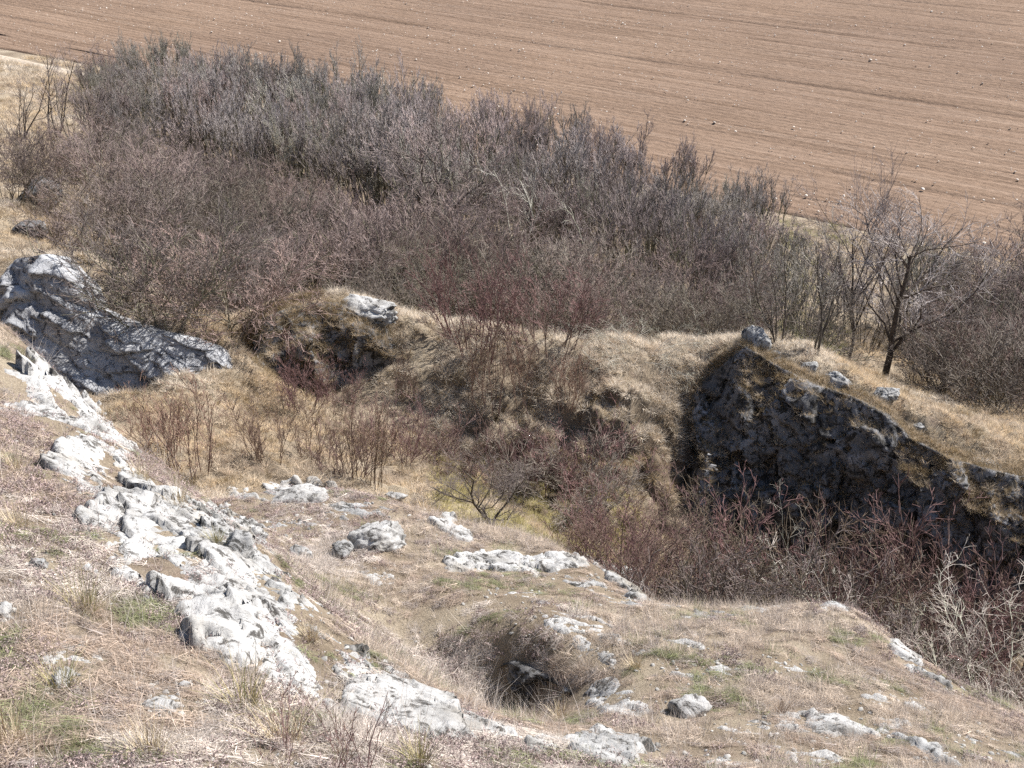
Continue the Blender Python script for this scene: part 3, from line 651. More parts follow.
def plant_px(kind, variant, px, py, h, rotz, label, cat='shrub', group=None, name=None, wide=1.0, tilt=(0, 0), base_h={'thicket': 2.5, 'tangle': 1.7, 'slender': 1.2, 'red': 1.4, 'olive': 1.4, 'sparse': 2.6, 'tree': 3.5, 'dead': 1.5, 'deadtree': 3.0, 'gnarled': 3.0, 'nearshrub': .42}):
    p = hit(px, py)[0]; s = h / base_h[kind]
    return plant(kind, variant, (p[0], p[1], p[2] - .03), (s * wide, s * wide, s), rotz, label, cat, group, name, tilt)
def plant_y(kind, variant, px, Y, h, rotz, label, cat='shrub', group=None, name=None, wide=1.0, tilt=(0, 0)):
    x = 0.0
    for _ in range(6): x = (px - 512) / FPX * (Y * CP - (float(TZ(x, Y)) - CAMZ) * SP)
    b = plant_px.__defaults__[-1][kind]; s = h / b
    return plant(kind, variant, (x, Y, float(TZ(x, Y)) - .04), (s * wide, s * wide, s), rotz, label, cat, group, name, tilt)
def plant_xy(kind, variant, x, y, s, rotz, label, cat='shrub', group=None, name=None, tilt=(0, 0)):
    return plant(kind, variant, (x, y, float(TZ(x, y)) - .03), s, rotz, label, cat, group, name, tilt)

def belt_label(nn):
    if nn > -3.4: return 'bare grey-purple upright shrub in the thicket row nearest the ploughed field', 'shrub', 'thicket shrubs nearest the field'
    if nn < -11.5: return 'bare upright shrub on the near flank of the thicket above the tangled ones', 'shrub', 'thicket shrubs on the near flank'
    return 'bare grey-brown upright shrub in the crowded middle of the thicket', 'shrub', 'thicket shrubs in the middle'
# the belt of bare shrubs between the hill foot and the field
r = np.random.default_rng(5)
for nrow in np.arange(-20.5, -.6, 1.5):
    for u in np.arange(-12, 62, 1.55):
        nn = nrow + r.uniform(-.6, .6); uu = u + r.uniform(-.7, .7) + (nrow % 3.0) * .25
        p = EDGE0 + ED * uu + EN * nn; z = float(TZ(*p))
        px, py = project(p[0], p[1], z)
        if not (20 < px < 1060) or p[1] < 18.6: continue
        if px < 95 + r.uniform(-15, 20): continue
        if px > 790: continue
        if nn > -1.6 and r.random() < .4: continue
        if -14.6 < nn < -12.9: continue
        if nn > -13.2:
            s = r.uniform(.7, 1.16) * (1.0 if nn < -4 else .95)
            gap = float(fbm2(np.array(p[0] * .45), np.array(p[1] * .45), 123, 2))
            if nn < -2.5 and px < 600 and r.random() < .05 + .4 * (gap < -.16): continue
            s *= (1 + .22 * gap) * (1.22 if nn < -8.5 else 1.0)
            s *= float(np.interp(px, [90, 130, 200, 420, 540, 640, 800], [.48, .62, .88, .95, .86, .74, .6]))
            plant_xy('thicket', r.integers(6), p[0], p[1], (s * r.uniform(.9, 1.15), s * r.uniform(.9, 1.15), s), r.uniform(0, 6.28), *belt_label(nn), tilt=(r.uniform(-.08, .08), r.uniform(-.08, .08)))
        else:
            s = r.uniform(.7, 1.05)
            if p[1] < 20.5: s *= .85
            plant_xy('tangle', r.integers(5), p[0], p[1], s, r.uniform(0, 6.28), 'low tangled dark brown shrub at the near side of the thicket', group='tangled shrubs at the foot of the hill')

# single plants that stand out
single = [
 ('tree', 0, 884, -21, 3.4, .4, 'dark-trunked bare tree standing alone behind the cliff rim', 'tree', 1.15, (0, .05)),
 ('tree', 1, 846, -21.3, 3.0, 2.1, 'slimmer bare tree just left of the lone dark-trunked tree', 'tree', .75, (0, -.04)),
 ('gnarled', 0, 440, -27.5, 3.6, 1.0, 'dark gnarled forked tree in the middle of the thicket', 'tree', 1.0, (0, 0)),
 ('deadtree', 0, 528, -25.5, 3.3, .5, 'bleached dead tree with pale limbs inside the thicket', 'dead tree', .7, (0, 0)),
 ('deadtree', 1, 592, -24, 2.7, 2.5, 'smaller bleached dead tree right of the pale-limbed one', 'dead tree', .7, (0, 0)),
 ('dead', 2, 640, 352, .75, .5, 'bleached dead branches lying at the back of the grassy ridge', 'dead branch', 1.2, (0, 0)),
 ('dead', 0, 965, -9.8, 1.5, 1.5, 'bleached tangle of dead branches at the right edge of the gully', 'dead shrub', 1.5, (0, -.2)),
 ('dead', 1, 1010, -10.3, 1.7, .2, 'tall bleached dead shrub cut by the right picture edge', 'dead shrub', 1.2, (0, -.25)),
 ('dead', 2, 930, -9.5, 1.1, 4.2, 'low bleached dead twigs beside the knoll with the white edge', 'dead shrub', 1.1, (0, 0)),
 ('sparse', 0, 52, 140, 2.9, .3, 'thin open bare shrub at the upper left before the pale path', 'shrub', 1.1, (0, 0)),
 ('sparse', 1, 22, 140, 2.2, 1.9, 'crooked bare shrub at the upper left picture edge', 'shrub', 1.2, (0, -.1)),
 ('tangle', 0, 70, 185, 1.5, .9, 'purplish bare bush at the left end of the thicket', 'shrub', 1.0, (0, 0)),
 ('sparse', 1, 75, 150, 2.4, 3.9, 'open bare shrub between the thicket and the upper left edge', 'shrub', 1.0, (0, 0)),
 ('tangle', 1, 8, 205, 1.6, 1.9, 'purplish bare bush at the left edge above the crag', 'shrub', .8, (0, 0)),
 ('olive', 1, 70, 235, 1.1, .9, 'olive-brown bush on the slope above the crag', 'shrub', 1.1, (0, 0)),
 ('tangle', 3, 105, 262, 1.4, .9, 'brown tangled bush behind the top of the crag', 'shrub', 1.1, (0, 0)),
 ('tangle', 2, 165, 310, 1.3, 2.9, 'brown tangled bush behind the middle of the crag', 'shrub', 1.2, (0, 0)),
 ('tangle', 4, 225, 330, 1.3, .3, 'brown tangled bush between crag and hummock', 'shrub', 1.1, (0, 0)),
 ('slender', 0, 192, 472, 1.25, .3, 'slender reddish-brown shrub in the grassy gully behind the white rib', 'shrub', 1.0, (0, 0)),
 ('slender', 1, 165, 455, .9, 1.3, 'small brown shrub just left of the slender gully shrub', 'shrub', 1.1, (0, 0)),
 ('slender', 2, 275, 462, .95, 2.3, 'low brown shrub in the middle of the grassy gully', 'shrub', 1.2, (0, 0)),
 ('slender', 0, 318, 462, .8, 4.3, 'low brown shrub at the right of the grassy gully', 'shrub', 1.2, (0, 0)),
 ('red', 2, 345, 472, .8, 3.3, 'reddish bush at the far rim of the shelf', 'shrub', 1.0, (0, 0)),
 ('red', 0, 400, 462, .9, 1.3, 'reddish bush left of the broken ridge face', 'shrub', 1.0, (0, 0)),
 ('red', 0, 300, 408, .8, .3, 'red-stemmed bush at the foot of the rock hummock', 'shrub', 1.0, (0, 0)),
 ('red', 1, 335, 405, .6, 2.3, 'small red-stemmed bush right of the hummock foot', 'shrub', 1.0, (0, 0)),
 ('slender', 1, 368, 480, 1.35, .9, 'slender bare sapling rising beside the far shelf rim', 'shrub', .8, (0, 0)),
 ('slender', 2, 409, 412, .95, .9, 'thin pale sapling on the slope right of the hummock', 'shrub', .6, (0, 0)),
 ('red', 2, 480, 345, 1.7, 1.9, 'tall reddish bush behind the grassy ridge crest', 'shrub', .8, (0, 0)),
 ('red', 3, 540, 352, 1.5, .9, 'reddish bush behind the ridge, right of the tallest reddish one', 'shrub', .9, (0, 0)),
 ('slender', 0, 487, 402, 1.5, .9, 'tall thin sapling cluster on the grassy ridge slope', 'shrub', .7, (0, 0)),
 ('slender', 1, 520, 398, 1.1, 2.9, 'thin sapling on the ridge right of the tall cluster', 'shrub', .7, (0, 0)),
 ('slender', 2, 565, 405, 1.0, 3.9, 'thin pale sapling in the middle of the ridge slope', 'shrub', .9, (0, 0)),
 ('gnarled', 1, 497, 528, 1.1, 2.2, 'dark-stemmed crooked shrub leaning over the mossy gully bank', 'shrub', 1.3, (0, .35)),
 ('red', 0, 545, 500, .95, 2.2, 'red-brown bush above the mossy gully bank', 'shrub', 1.2, (0, 0)),
 ('red', 1, 590, 510, 1.0, 3.2, 'red-brown bush between the mossy bank and the cliff', 'shrub', 1.2, (0, 0)),
 ('red', 2, 628, -12.0, 1.2, 1.2, 'dark red bush behind the right end of the white rock band', 'shrub', 1.0, (0, 0)),
 ('red', 3, 668, -13.4, 1.2, .2, 'dark red bush at the left foot of the cliff', 'shrub', 1.1, (0, 0)),
 ('olive', 0, 655, -11.6, 1.3, .2, 'olive-brown tangled bush behind the curved rock edge', 'shrub', 1.0, (0, 0)),
 ('olive', 1, 715, -12.2, 1.6, 1.2, 'olive-brown tangled bush at the near foot of the cliff', 'shrub', 1.0, (0, 0)),
 ('olive', 2, 775, -13.2, 1.8, 2.2, 'large olive-brown tangled bush before the darkest cliff part', 'shrub', 1.0, (0, 0)),
 ('dead', 1, 800, -13.2, 1.6, 1.0, 'pale arching dead sticks rising before the dark cliff', 'dead shrub', .9, (0, 0)),
 ('olive', 3, 825, -12.2, 1.7, 3.2, 'olive-brown bush directly behind the grassy knoll', 'shrub', 1.1, (0, 0)),
 ('red', 0, 865, -13.0, 2.0, 4.2, 'dark red bush behind the grassy knoll', 'shrub', 1.0, (0, 0)),
 ('red', 1, 905, -12.4, 1.9, 5.2, 'dark red bush right of the grassy knoll', 'shrub', 1.1, (0, 0)),
 ('red', 2, 955, -12.8, 2.2, .7, 'brightest red bush before the right end of the cliff', 'shrub', 1.1, (0, 0)),
 ('red', 3, 1010, -12.6, 2.1, 1.7, 'red bush behind the bleached branches at the right edge', 'shrub', 1.0, (0, 0)),
 ('red', 3, 455, 478, .8, 2.6, 'low red-brown bush at the left of the broken ridge face', 'shrub', 1.3, (0, 0)),
 ('red', 2, 505, 488, .8, 4.6, 'low red-brown bush under the middle of the ridge face', 'shrub', 1.3, (0, 0)),
 ('tangle', 0, 570, 520, .9, 4.6, 'grey-brown bush on the mossy bank', 'shrub', 1.2, (0, 0)),
 ('red', 0, 610, -11.6, 1.1, 5.6, 'dark red bush rising behind the long white rock band', 'shrub', 1.2, (0, 0)),
 ('red', 1, 690, -12.9, 1.6, 5.6, 'dark red bush under the left corner of the cliff', 'shrub', 1.1, (0, 0)),
 ('tangle', 2, 740, -11.0, 1.5, .6, 'brown bush rising behind the lip left of the knoll', 'shrub', 1.0, (0, 0)),
 ('red', 3, 800, -11.2, 1.3, 1.6, 'red-brown bush close behind the top of the knoll', 'shrub', 1.1, (0, 0)),
 ('tangle', 4, 880, -10.6, 1.3, 3.6, 'brown bush in the gully beside the bleached dead tangle', 'shrub', 1.1, (0, 0)),
 ('red', 2, 930, -11.2, 1.5, 3.1, 'dark red bush between knoll and the brightest red bush', 'shrub', 1.1, (0, 0)),
 ('dead', 0, 990, -9.2, 1.3, 3.0, 'nearest bleached tangle of dead branches at lower right', 'dead shrub', 1.3, (0, 0)),
 ('nearshrub', 0, 300, 760, .40, .7, 'small red-stemmed twiggy shrub at the bottom edge', 'shrub', 1.0, (0, .25)),
 ('nearshrub', 1, 335, 765, .36, 2.7, 'thin red-stemmed sprigs right of the small bottom shrub', 'shrub', 1.1, (0, .3)),
]
for kind, v, px, py, h, rz, lab, cat, wide, tl in single:
    nm = {'tree': 'bare_tree', 'dead tree': 'dead_tree', 'dead branch': 'dead_branch', 'dead shrub': 'dead_shrub'}.get(cat, 'bare_shrub')
    o = (plant_px if py > 0 else plant_y)(kind, v, px, abs(py), h, rz, lab, cat, None, nm, wide, tl)
r = np.random.default_rng(8)
ORD = 'first second third fourth fifth sixth seventh eighth ninth tenth eleventh twelfth thirteenth'.split()
rank = np.argsort(np.argsort([955, 985, 1015, 960, 990, 1020, 975, 1005, 1040, 1030, 1021, 986, 1050]))
for i, (px, py) in enumerate([(955, 392), (985, 402), (1015, 412), (960, 370), (990, 380), (1020, 390), (975, 345), (1005, 360), (1040, 405), (1030, 370), (1020, 330), (985, 318), (1050, 350)]):
    plant_px('tangle', i, px, py, r.uniform(1.2, 1.7) + (.4 if py < 370 else 0), r.uniform(0, 6), 'brownish bare bush in the scrub beyond the cliff at right, %s from the left' % ORD[rank[i]], group='scrub at the right beyond the cliff', wide=1.1)
rank = np.argsort(np.argsort([800, 830, 815, 862, 925, 780, 905, 940]))
for i, (px, py) in enumerate([(800, 330), (830, 320), (815, 352), (862, 345), (925, 350), (780, 345), (905, 330), (940, 330)]):
    plant_px(('thicket', 'slender', 'sparse')[i % 3], i, px, py, r.uniform(1.3, 2.2), r.uniform(0, 6), 'thin upright shrub in the gap beside the twin trees, %s from the left' % ORD[rank[i]], group='thin shrubs around the twin trees', wide=.9)

# ------------------------------------------------------------------ grass and herbs
def ribbon_tuft(seed, blades, lmin, lmax, width, flat, spread, droop, centre=0.0):
    r = np.random.default_rng(seed); vs, fs, cs = [], [], []
    for i in range(blades):
        th = r.uniform(0, 6.283); L = r.uniform(lmin, lmax); el = r.uniform(*flat)
        st = np.array([math.cos(th), math.sin(th), 0]) * spread * math.sqrt(r.random()); th += r.normal() * .7
        d = np.array([math.cos(th) * math.cos(el), math.sin(th) * math.cos(el), math.sin(el)])
        side = np.array([-math.sin(th), math.cos(th), r.normal() * .4]) * width * r.uniform(.6, 1.3) / 2
        if centre: st[2] = .006 + .02 * r.random()
        p = st - d * L * centre; o = len(vs); K = 3 if L < .16 else 4
        for k in range(K):
            w = side * (1 - .8 * k / (K - 1))
            vs += [p - w, p + w]
            p = p + d * L / (K - 1); d = d + np.array([r.normal() * .12, r.normal() * .12, -droop * (k + 1) / K + r.normal() * .06]); d /= np.linalg.norm(d)
            if p[2] < .004: p[2] = .004 + r.random() * .012
        for k in range(K - 1): fs.append((o + 2 * k, o + 2 * k + 1, o + 2 * k + 3, o + 2 * k + 2))
        cs += [r.uniform(.5, 1.3)] * (2 * K)
    return np.array(vs), np.array(fs), np.array(cs)
def herb(seed, nst, h, leaf):
    r = np.random.default_rng(seed); vs, fs, cs = [], [], []
    def quad(p, a, b, c):
        o = len(vs); vs.extend([p, p + a, p + a + b, p + b]); fs.append((o, o + 1, o + 2, o + 3)); cs.extend([c] * 4)
    for i in range(nst):
        th = r.uniform(0, 6.283); d = unit(np.array([math.cos(th), math.sin(th), r.uniform(.4, 1.6)])); p = np.array([r.normal() * .025, r.normal() * .025, 0.])
        quad(p, d * h * r.uniform(.6, 1.2), perp(d, r) * .0016, r.uniform(.6, 1.1))
        for k in range(7):
            q = p + d * h * r.uniform(.1, 1); a = unit(r.normal(size=3)); quad(q, a * leaf * r.uniform(.5, 1.2), perp(a, r) * leaf * .45, r.uniform(.45, 1.35))
    return np.array(vs), np.array(fs), np.array(cs)
def shaded(name, data, mat):
    v, f, c = data; o = mesh_obj(name, v, f, mat)
    at_ = o.data.color_attributes.new('shade', 'FLOAT_COLOR', 'POINT'); col = np.ones((len(c), 4), np.float32); col[:, :3] = c[:, None]
    at_.data.foreach_set('color', col.ravel()); return o
kinds = bpy.data.collections.new('grass_kinds')
def kind_obj(tagname, data, mat):
    o = shaded('_' + tagname, data, mat); kinds.objects.link(o)
R_ = math.radians
for i in range(4): kind_obj('k%02d' % i, ribbon_tuft(60 + i, 26, .045, .12, .0022, (R_(25), R_(85)), .03, .5), M_GRASS)          # 0-3 short tuft
for i in range(4): kind_obj('k%02d' % (4 + i), ribbon_tuft(70 + i, 26, .06, .15, .0025, (R_(-8), R_(14)), .045, .05, .5), M_GRASS)     # 4-7 matted litter
for i in range(2): kind_obj('k%02d' % (8 + i), ribbon_tuft(80 + i, 9, .18, .36, .0017, (R_(40), R_(86)), .03, .22), M_GRASS)      # 8-9 long stalks
for i in range(3): kind_obj('k%02d' % (10 + i), herb(90 + i, 8, .055, .008), M_HERB)                                           # 10-12 dead herb
for i in range(3): kind_obj('k%02d' % (13 + i), ribbon_tuft(95 + i, 36, .05, .12, .0042, (R_(10), R_(75)), .06, .7), M_GRASS)     # 13-15 hummocky turf, for farther off
KR = {'tuft': (0, 4), 'mat': (4, 8), 'stalk': (8, 10), 'herb': (10, 13), 'turf': (13, 16)}
def scatter(name, Pn, rot, scl, idx, tint, coll, label=None):
    me = bpy.data.meshes.new(name); me.vertices.add(len(Pn)); me.vertices.foreach_set('co', np.asarray(Pn, np.float32).ravel())
    for nm, ty, key, arr in (('rot', 'FLOAT_VECTOR', 'vector', rot), ('scl', 'FLOAT', 'value', scl), ('idx', 'INT', 'value', idx)):
        a = me.attributes.new(nm, ty, 'POINT'); a.data.foreach_set(key, np.asarray(arr, np.int32 if ty == 'INT' else np.float32).ravel())
    a = me.attributes.new('tint', 'FLOAT_COLOR', 'POINT'); a.data.foreach_set('color', np.concatenate([tint, np.ones((len(tint), 1))], 1).astype(np.float32).ravel())
    o = bpy.data.objects.new(name, me); C.objects.link(o); o['kind'] = 'stuff'
    if label: o['label'] = label
    ng = bpy.data.node_groups.new(name + '_scatter', 'GeometryNodeTree')
    ng.interface.new_socket('Geometry', in_out='INPUT', socket_type='NodeSocketGeometry'); ng.interface.new_socket('Geometry', in_out='OUTPUT', socket_type='NodeSocketGeometry')
    N, L = ng.nodes, ng.links
    gi, go, iop, ci = N.new('NodeGroupInput'), N.new('NodeGroupOutput'), N.new('GeometryNodeInstanceOnPoints'), N.new('GeometryNodeCollectionInfo')
    ci.inputs['Collection'].default_value = coll; ci.inputs['Separate Children'].default_value = True; ci.inputs['Reset Children'].default_value = True
    def attr(nm, ty):
        q = N.new('GeometryNodeInputNamedAttribute'); q.data_type = ty; q.inputs['Name'].default_value = nm; return q.outputs['Attribute']
    L.new(gi.outputs[0], iop.inputs['Points']); L.new(ci.outputs[0], iop.inputs['Instance']); iop.inputs['Pick Instance'].default_value = True
    L.new(attr('idx', 'INT'), iop.inputs['Instance Index']); L.new(attr('rot', 'FLOAT_VECTOR'), iop.inputs['Rotation']); L.new(attr('scl', 'FLOAT'), iop.inputs['Scale'])
    L.new(iop.outputs[0], go.inputs[0])
    md = o.modifiers.new('scatter', 'NODES'); md.node_group = ng
    return o
r = np.random.default_rng(21)
def sample(y0, y1, dens):
    n_ = int(dens * (y1 - y0) * (1.02 * y1 + 1.6)); x = r.uniform(-.51 * y1 - .8, .51 * y1 + .8, n_); y = r.uniform(y0, y1, n_)
    k = np.abs(x) < .51 * y + .8; return x[k], y[k]
zones = [(2.6, 5, 900), (5, 7.5, 700), (7.5, 11, 430), (11, 14, 270), (14, 18.5, 210), (18.5, 26, 60), (26, 60, 16)]
X, Yv = [np.concatenate(q) for q in zip(*[sample(*z) for z in zones])]
keep = np.ones(len(X), bool)
for poly in ROCK_POLYS:
    lo, hi = poly.min(0) - .1, poly.max(0) + .1
    w = np.where((X > lo[0]) & (X < hi[0]) & (Yv > lo[1]) & (Yv < hi[1]))[0]
    if len(w):
        ins = poly_sd(poly, X[w], Yv[w]) + .04 + fbm2(X[w] * 5, Yv[w] * 5, 60, 3) * .1 > 0
        keep[w[ins & (r.random(len(w)) > .18)]] = False
nfield = edge_n(X, Yv); keep &= (nfield < .3) & ~((np.abs(nfield + 1.15) < .55) & (X < -8))
X, Yv = X[keep], Yv[keep]; Z = TZ(X, Yv); nfield = nfield[keep]
e = .06; GXx = (TZ(X + e, Yv) - TZ(X - e, Yv)) / (2 * e); GYy = (TZ(X, Yv + e) - TZ(X, Yv - e)) / (2 * e)
px, py = project(X, Yv, Z)
slope = np.hypot(GXx, GYy)
keep = (r.random(len(X)) > sstep(2.2, 4.5, slope) * .7) & ~((Yv > 18.5) & (r.random(len(X)) > .15 + .85 * ((px > 780) | (px < 130)))) & ~((Yv > 9.6) & (Yv < 14) & (X > 1.6) & (r.random(len(X)) > .2))
X, Yv, Z, GXx, GYy, px, py, slope, nfield = [q[keep] for q in (X, Yv, Z, GXx, GYy, px, py, slope, nfield)]
bare = (fbm2(X * 2.1, Yv * 2.1, 66, 4) < -.22) & (Yv < 18) & (r.random(len(X)) < .75)
X, Yv, Z, GXx, GYy, px, py, slope, nfield = [q[~bare] for q in (X, Yv, Z, GXx, GYy, px, py, slope, nfield)]
# bare, thin-soiled patches grow little
pat = fbm2(X * 1.3, Yv * 1.3, 31, 4); pat2 = fbm2(X * .55 + 7, Yv * .55, 32, 3); pat3 = fbm2(X * 3.1, Yv * 3.1, 33, 3)
rn = r.random(len(X))
STRAW, PALE, TAN, GREYB, PURP, GREEN, GOLD, MOSS, BROWN = [np.array(c) for c in ((.67, .56, .43), (.78, .69, .575), (.56, .445, .335), (.46, .395, .335), (.37, .285, .25), (.31, .32, .16), (.70, .56, .385), (.47, .41, .19), (.36, .275, .165))]
tint = np.where((pat > .05)[:, None], STRAW, TAN); tint = np.where((pat2 > .22)[:, None], PALE, tint); tint = np.where((rn < .2)[:, None], GREYB, tint)
near = Yv < 11
kind = np.full(len(X), 0); u2 = r.random(len(X))
kind = np.where(u2 < .5, 1, 0)                          # 1 = matted litter
leftslope = near & (X < -.2 - (Yv - 5) * .38 + .9) & (px < 460)
herby = near & (pat3 + .5 * pat2 > .09) & (u2 > (.45 if True else 0))
kind = np.where(herby, 3, kind); tint = np.where(herby[:, None], PURP * (0.8 + .6 * rn[:, None]), tint)
upper = leftslope & (py < 540) & (py > 380) & (u2 > .35); kind = np.where(upper, 3, kind); tint = np.where(upper[:, None], PURP * (.9 + .8 * rn[:, None]), tint)
grn = near & (fbm2(X * 2.3, Yv * 2.3, 35, 3) > .22) & (rn > .45); tint = np.where((grn & (kind != 3))[:, None], GREEN, tint)
stalk = near & (r.random(len(X)) < .022); kind = np.where(stalk, 2, kind); tint = np.where(stalk[:, None], PALE * .95, tint)
mid = (Yv >= 11)
kind = np.where(mid, 4, kind)
t_mid = np.where((pat > -.05)[:, None], GOLD, STRAW); t_mid = np.where((pat2 > .2)[:, None], PALE, t_mid); t_mid = np.where((rn < .22)[:, None], TAN, t_mid); t_mid = np.where((pat3 > .33)[:, None], BROWN, t_mid)
mossy = (px > 430) & (px < 640) & (py > 455) & (py < 575) & (pat3 > -.25); t_mid = np.where(mossy[:, None], MOSS * (.75 + .5 * rn[:, None]), t_mid)
ledge = (px > 560) & (px < 760) & (py > 395) & (py < 500) & (pat > -.15); t_mid = np.where(ledge[:, None], BROWN * (.8 + .7 * rn[:, None]), t_mid)
rtop = (Yv > 15.9) & (Yv < 19) & (X > -3) & (X < 5) & (rn > .25); t_mid = np.where(rtop[:, None], PALE, t_mid)
gtrees = (Yv > 18) & (px > 740) & (px < 850) & (pat > -.1); t_mid = np.where(gtrees[:, None], np.array([.30, .29, .11]), t_mid)
tint = np.where(mid[:, None], t_mid, tint * np.array([.96, .975, 1.06])) * r.uniform(.8, 1.18, len(X))[:, None]
lo = np.array([KR[k][0] for k in ('tuft', 'mat', 'stalk', 'herb', 'turf')])[kind]; hi = np.array([KR[k][1] for k in ('tuft', 'mat', 'stalk', 'herb', 'turf')])[kind]
idx = lo + (r.random(len(X)) * (hi - lo)).astype(int)
scl = r.uniform(.6, 1.25, len(X)) * np.where(mid, np.clip(.85 + (Yv - 11) * .045, .8, 2.4), 1.0) * np.where(kind == 1, 1.1, 1)
scl = np.where((kind == 0) & near, scl * (.65 + .5 * sstep(-.2, .3, pat)), scl)
rx = np.arctan(np.clip(GYy, -1.2, 1.2)); ry = -np.arctan(np.clip(GXx, -1.2, 1.2))
# rotate about the slope only for mats; upright kinds lean a little downhill
lean = np.where(kind == 1, 1.0, .55)
q = np.stack([rx * lean, ry * lean, np.zeros(len(X))], -1)
spin = r.uniform(0, 6.283, len(X))
# euler XYZ with the spin first: build from matrices
def euler_spin(q, spin):
    cx, sx, cy, sy, cz, sz = np.cos(q[:, 0]), np.sin(q[:, 0]), np.cos(q[:, 1]), np.sin(q[:, 1]), np.cos(spin), np.sin(spin)
    Rx = np.zeros((len(q), 3, 3)); Rx[:, 0, 0] = 1; Rx[:, 1, 1] = cx; Rx[:, 1, 2] = -sx; Rx[:, 2, 1] = sx; Rx[:, 2, 2] = cx
    Ry = np.zeros_like(Rx); Ry[:, 1, 1] = 1; Ry[:, 0, 0] = cy; Ry[:, 0, 2] = sy; Ry[:, 2, 0] = -sy; Ry[:, 2, 2] = cy
    Rz = np.zeros_like(Rx); Rz[:, 2, 2] = 1; Rz[:, 0, 0] = cz; Rz[:, 0, 1] = -sz; Rz[:, 1, 0] = sz; Rz[:, 1, 1] = cz
    Mx = Ry @ Rx @ Rz
    return np.stack([np.arctan2(Mx[:, 2, 1], Mx[:, 2, 2]), -np.arcsin(np.clip(Mx[:, 2, 0], -1, 1)), np.arctan2(Mx[:, 1, 0], Mx[:, 0, 0])], -1)
rot = euler_spin(q, spin)
hb = kind == 3
scatter('dry_grass', np.stack([X, Yv, Z - .004], -1)[~hb], rot[~hb], scl[~hb], idx[~hb], tint[~hb], kinds)
scatter('dead_herbs', np.stack([X, Yv, Z - .002], -1)[hb], rot[hb], scl[hb], idx[hb], tint[hb], kinds)
# turf growing on the tops and ledges of the rock faces
Pt, Tn = [], []
for nm, zmin, dens, tn in (('limestone_cliff', .76, .7, BROWN), ('rock_hummock', .40, 1.0, BROWN)):
    o = bpy.data.objects[nm]; me = o.data
    ce = np.zeros(len(me.polygons) * 3, np.float32); no = ce.copy(); ar = np.zeros(len(me.polygons), np.float32)
    me.polygons.foreach_get('center', ce); me.polygons.foreach_get('normal', no); me.polygons.foreach_get('area', ar)
    ce = ce.reshape(-1, 3) + np.array(o.location); no = no.reshape(-1, 3); nz = np.abs(no[:, 2])
    ok = (nz > zmin + .25 * fbm3(*(ce * 1.7).T, 44, 3)) & (r.random(len(ce)) < np.clip(ar * 420 * dens, 0, 1))
    Pt.append(ce[ok]); Tn.append(np.where(r.random((ok.sum(), 1)) < .35, STRAW, tn) * r.uniform(.7, 1.3, (ok.sum(), 1)))
me = hillside.data; npoly = len(me.polygons); ce = np.zeros(npoly * 3, np.float32); no = ce.copy(); ar = np.zeros(npoly, np.float32)
me.polygons.foreach_get('center', ce); me.polygons.foreach_get('normal', no); me.polygons.foreach_get('area', ar); ce = ce.reshape(-1, 3); nz = np.abs(no.reshape(-1, 3)[:, 2])
ok = (nz < .72) & (ce[:, 1] > 13) & (ce[:, 1] < 17.4) & (ce[:, 0] > -4) & (ce[:, 0] < 4.4) & (r.random(npoly) < np.clip(ar * 260, 0, 1)) & (fbm3(*(ce * 2.6).T, 48, 3) > -.12)
Pt.append(ce[ok]); Tn.append(np.where(r.random((ok.sum(), 1)) < .4, STRAW, BROWN) * r.uniform(.7, 1.25, (ok.sum(), 1)))
for top, out in ((CLIFF_TOP, .34), (HUM_TOP[:4], .28)):
    T = np.array([at(*c) for c in top]); k = 2000; w = r.random(k) * (len(T) - 1); i_ = w.astype(int); f_ = (w - i_)[:, None]
    q = T[i_] * (1 - f_) + T[np.minimum(i_ + 1, len(T) - 1)] * f_; dn_ = r.random(k) ** 1.6 * (.6 + .8 * (fbm2(q[:, 0] * 2, q[:, 1] * 2, 73, 3) > 0))
    q[:, 1] += .25 - dn_ * out * 1.6; q[:, 2] += .06 - dn_ * .36
    Pt.append(q); Tn.append(np.where(r.random((k, 1)) < .4, STRAW, BROWN) * r.uniform(.7, 1.25, (k, 1)))
Pt = np.concatenate(Pt); Tn = np.concatenate(Tn)
scatter('rock_turf', Pt, np.stack([r.normal(size=len(Pt)) * .2 + .35, r.normal(size=len(Pt)) * .2, r.uniform(0, 6.28, len(Pt))], -1), r.uniform(.5, 1.1, len(Pt)) * np.where(Pt[:, 1] < 10, .5, 1.0), r.integers(13, 16, len(Pt)), Tn, kinds)

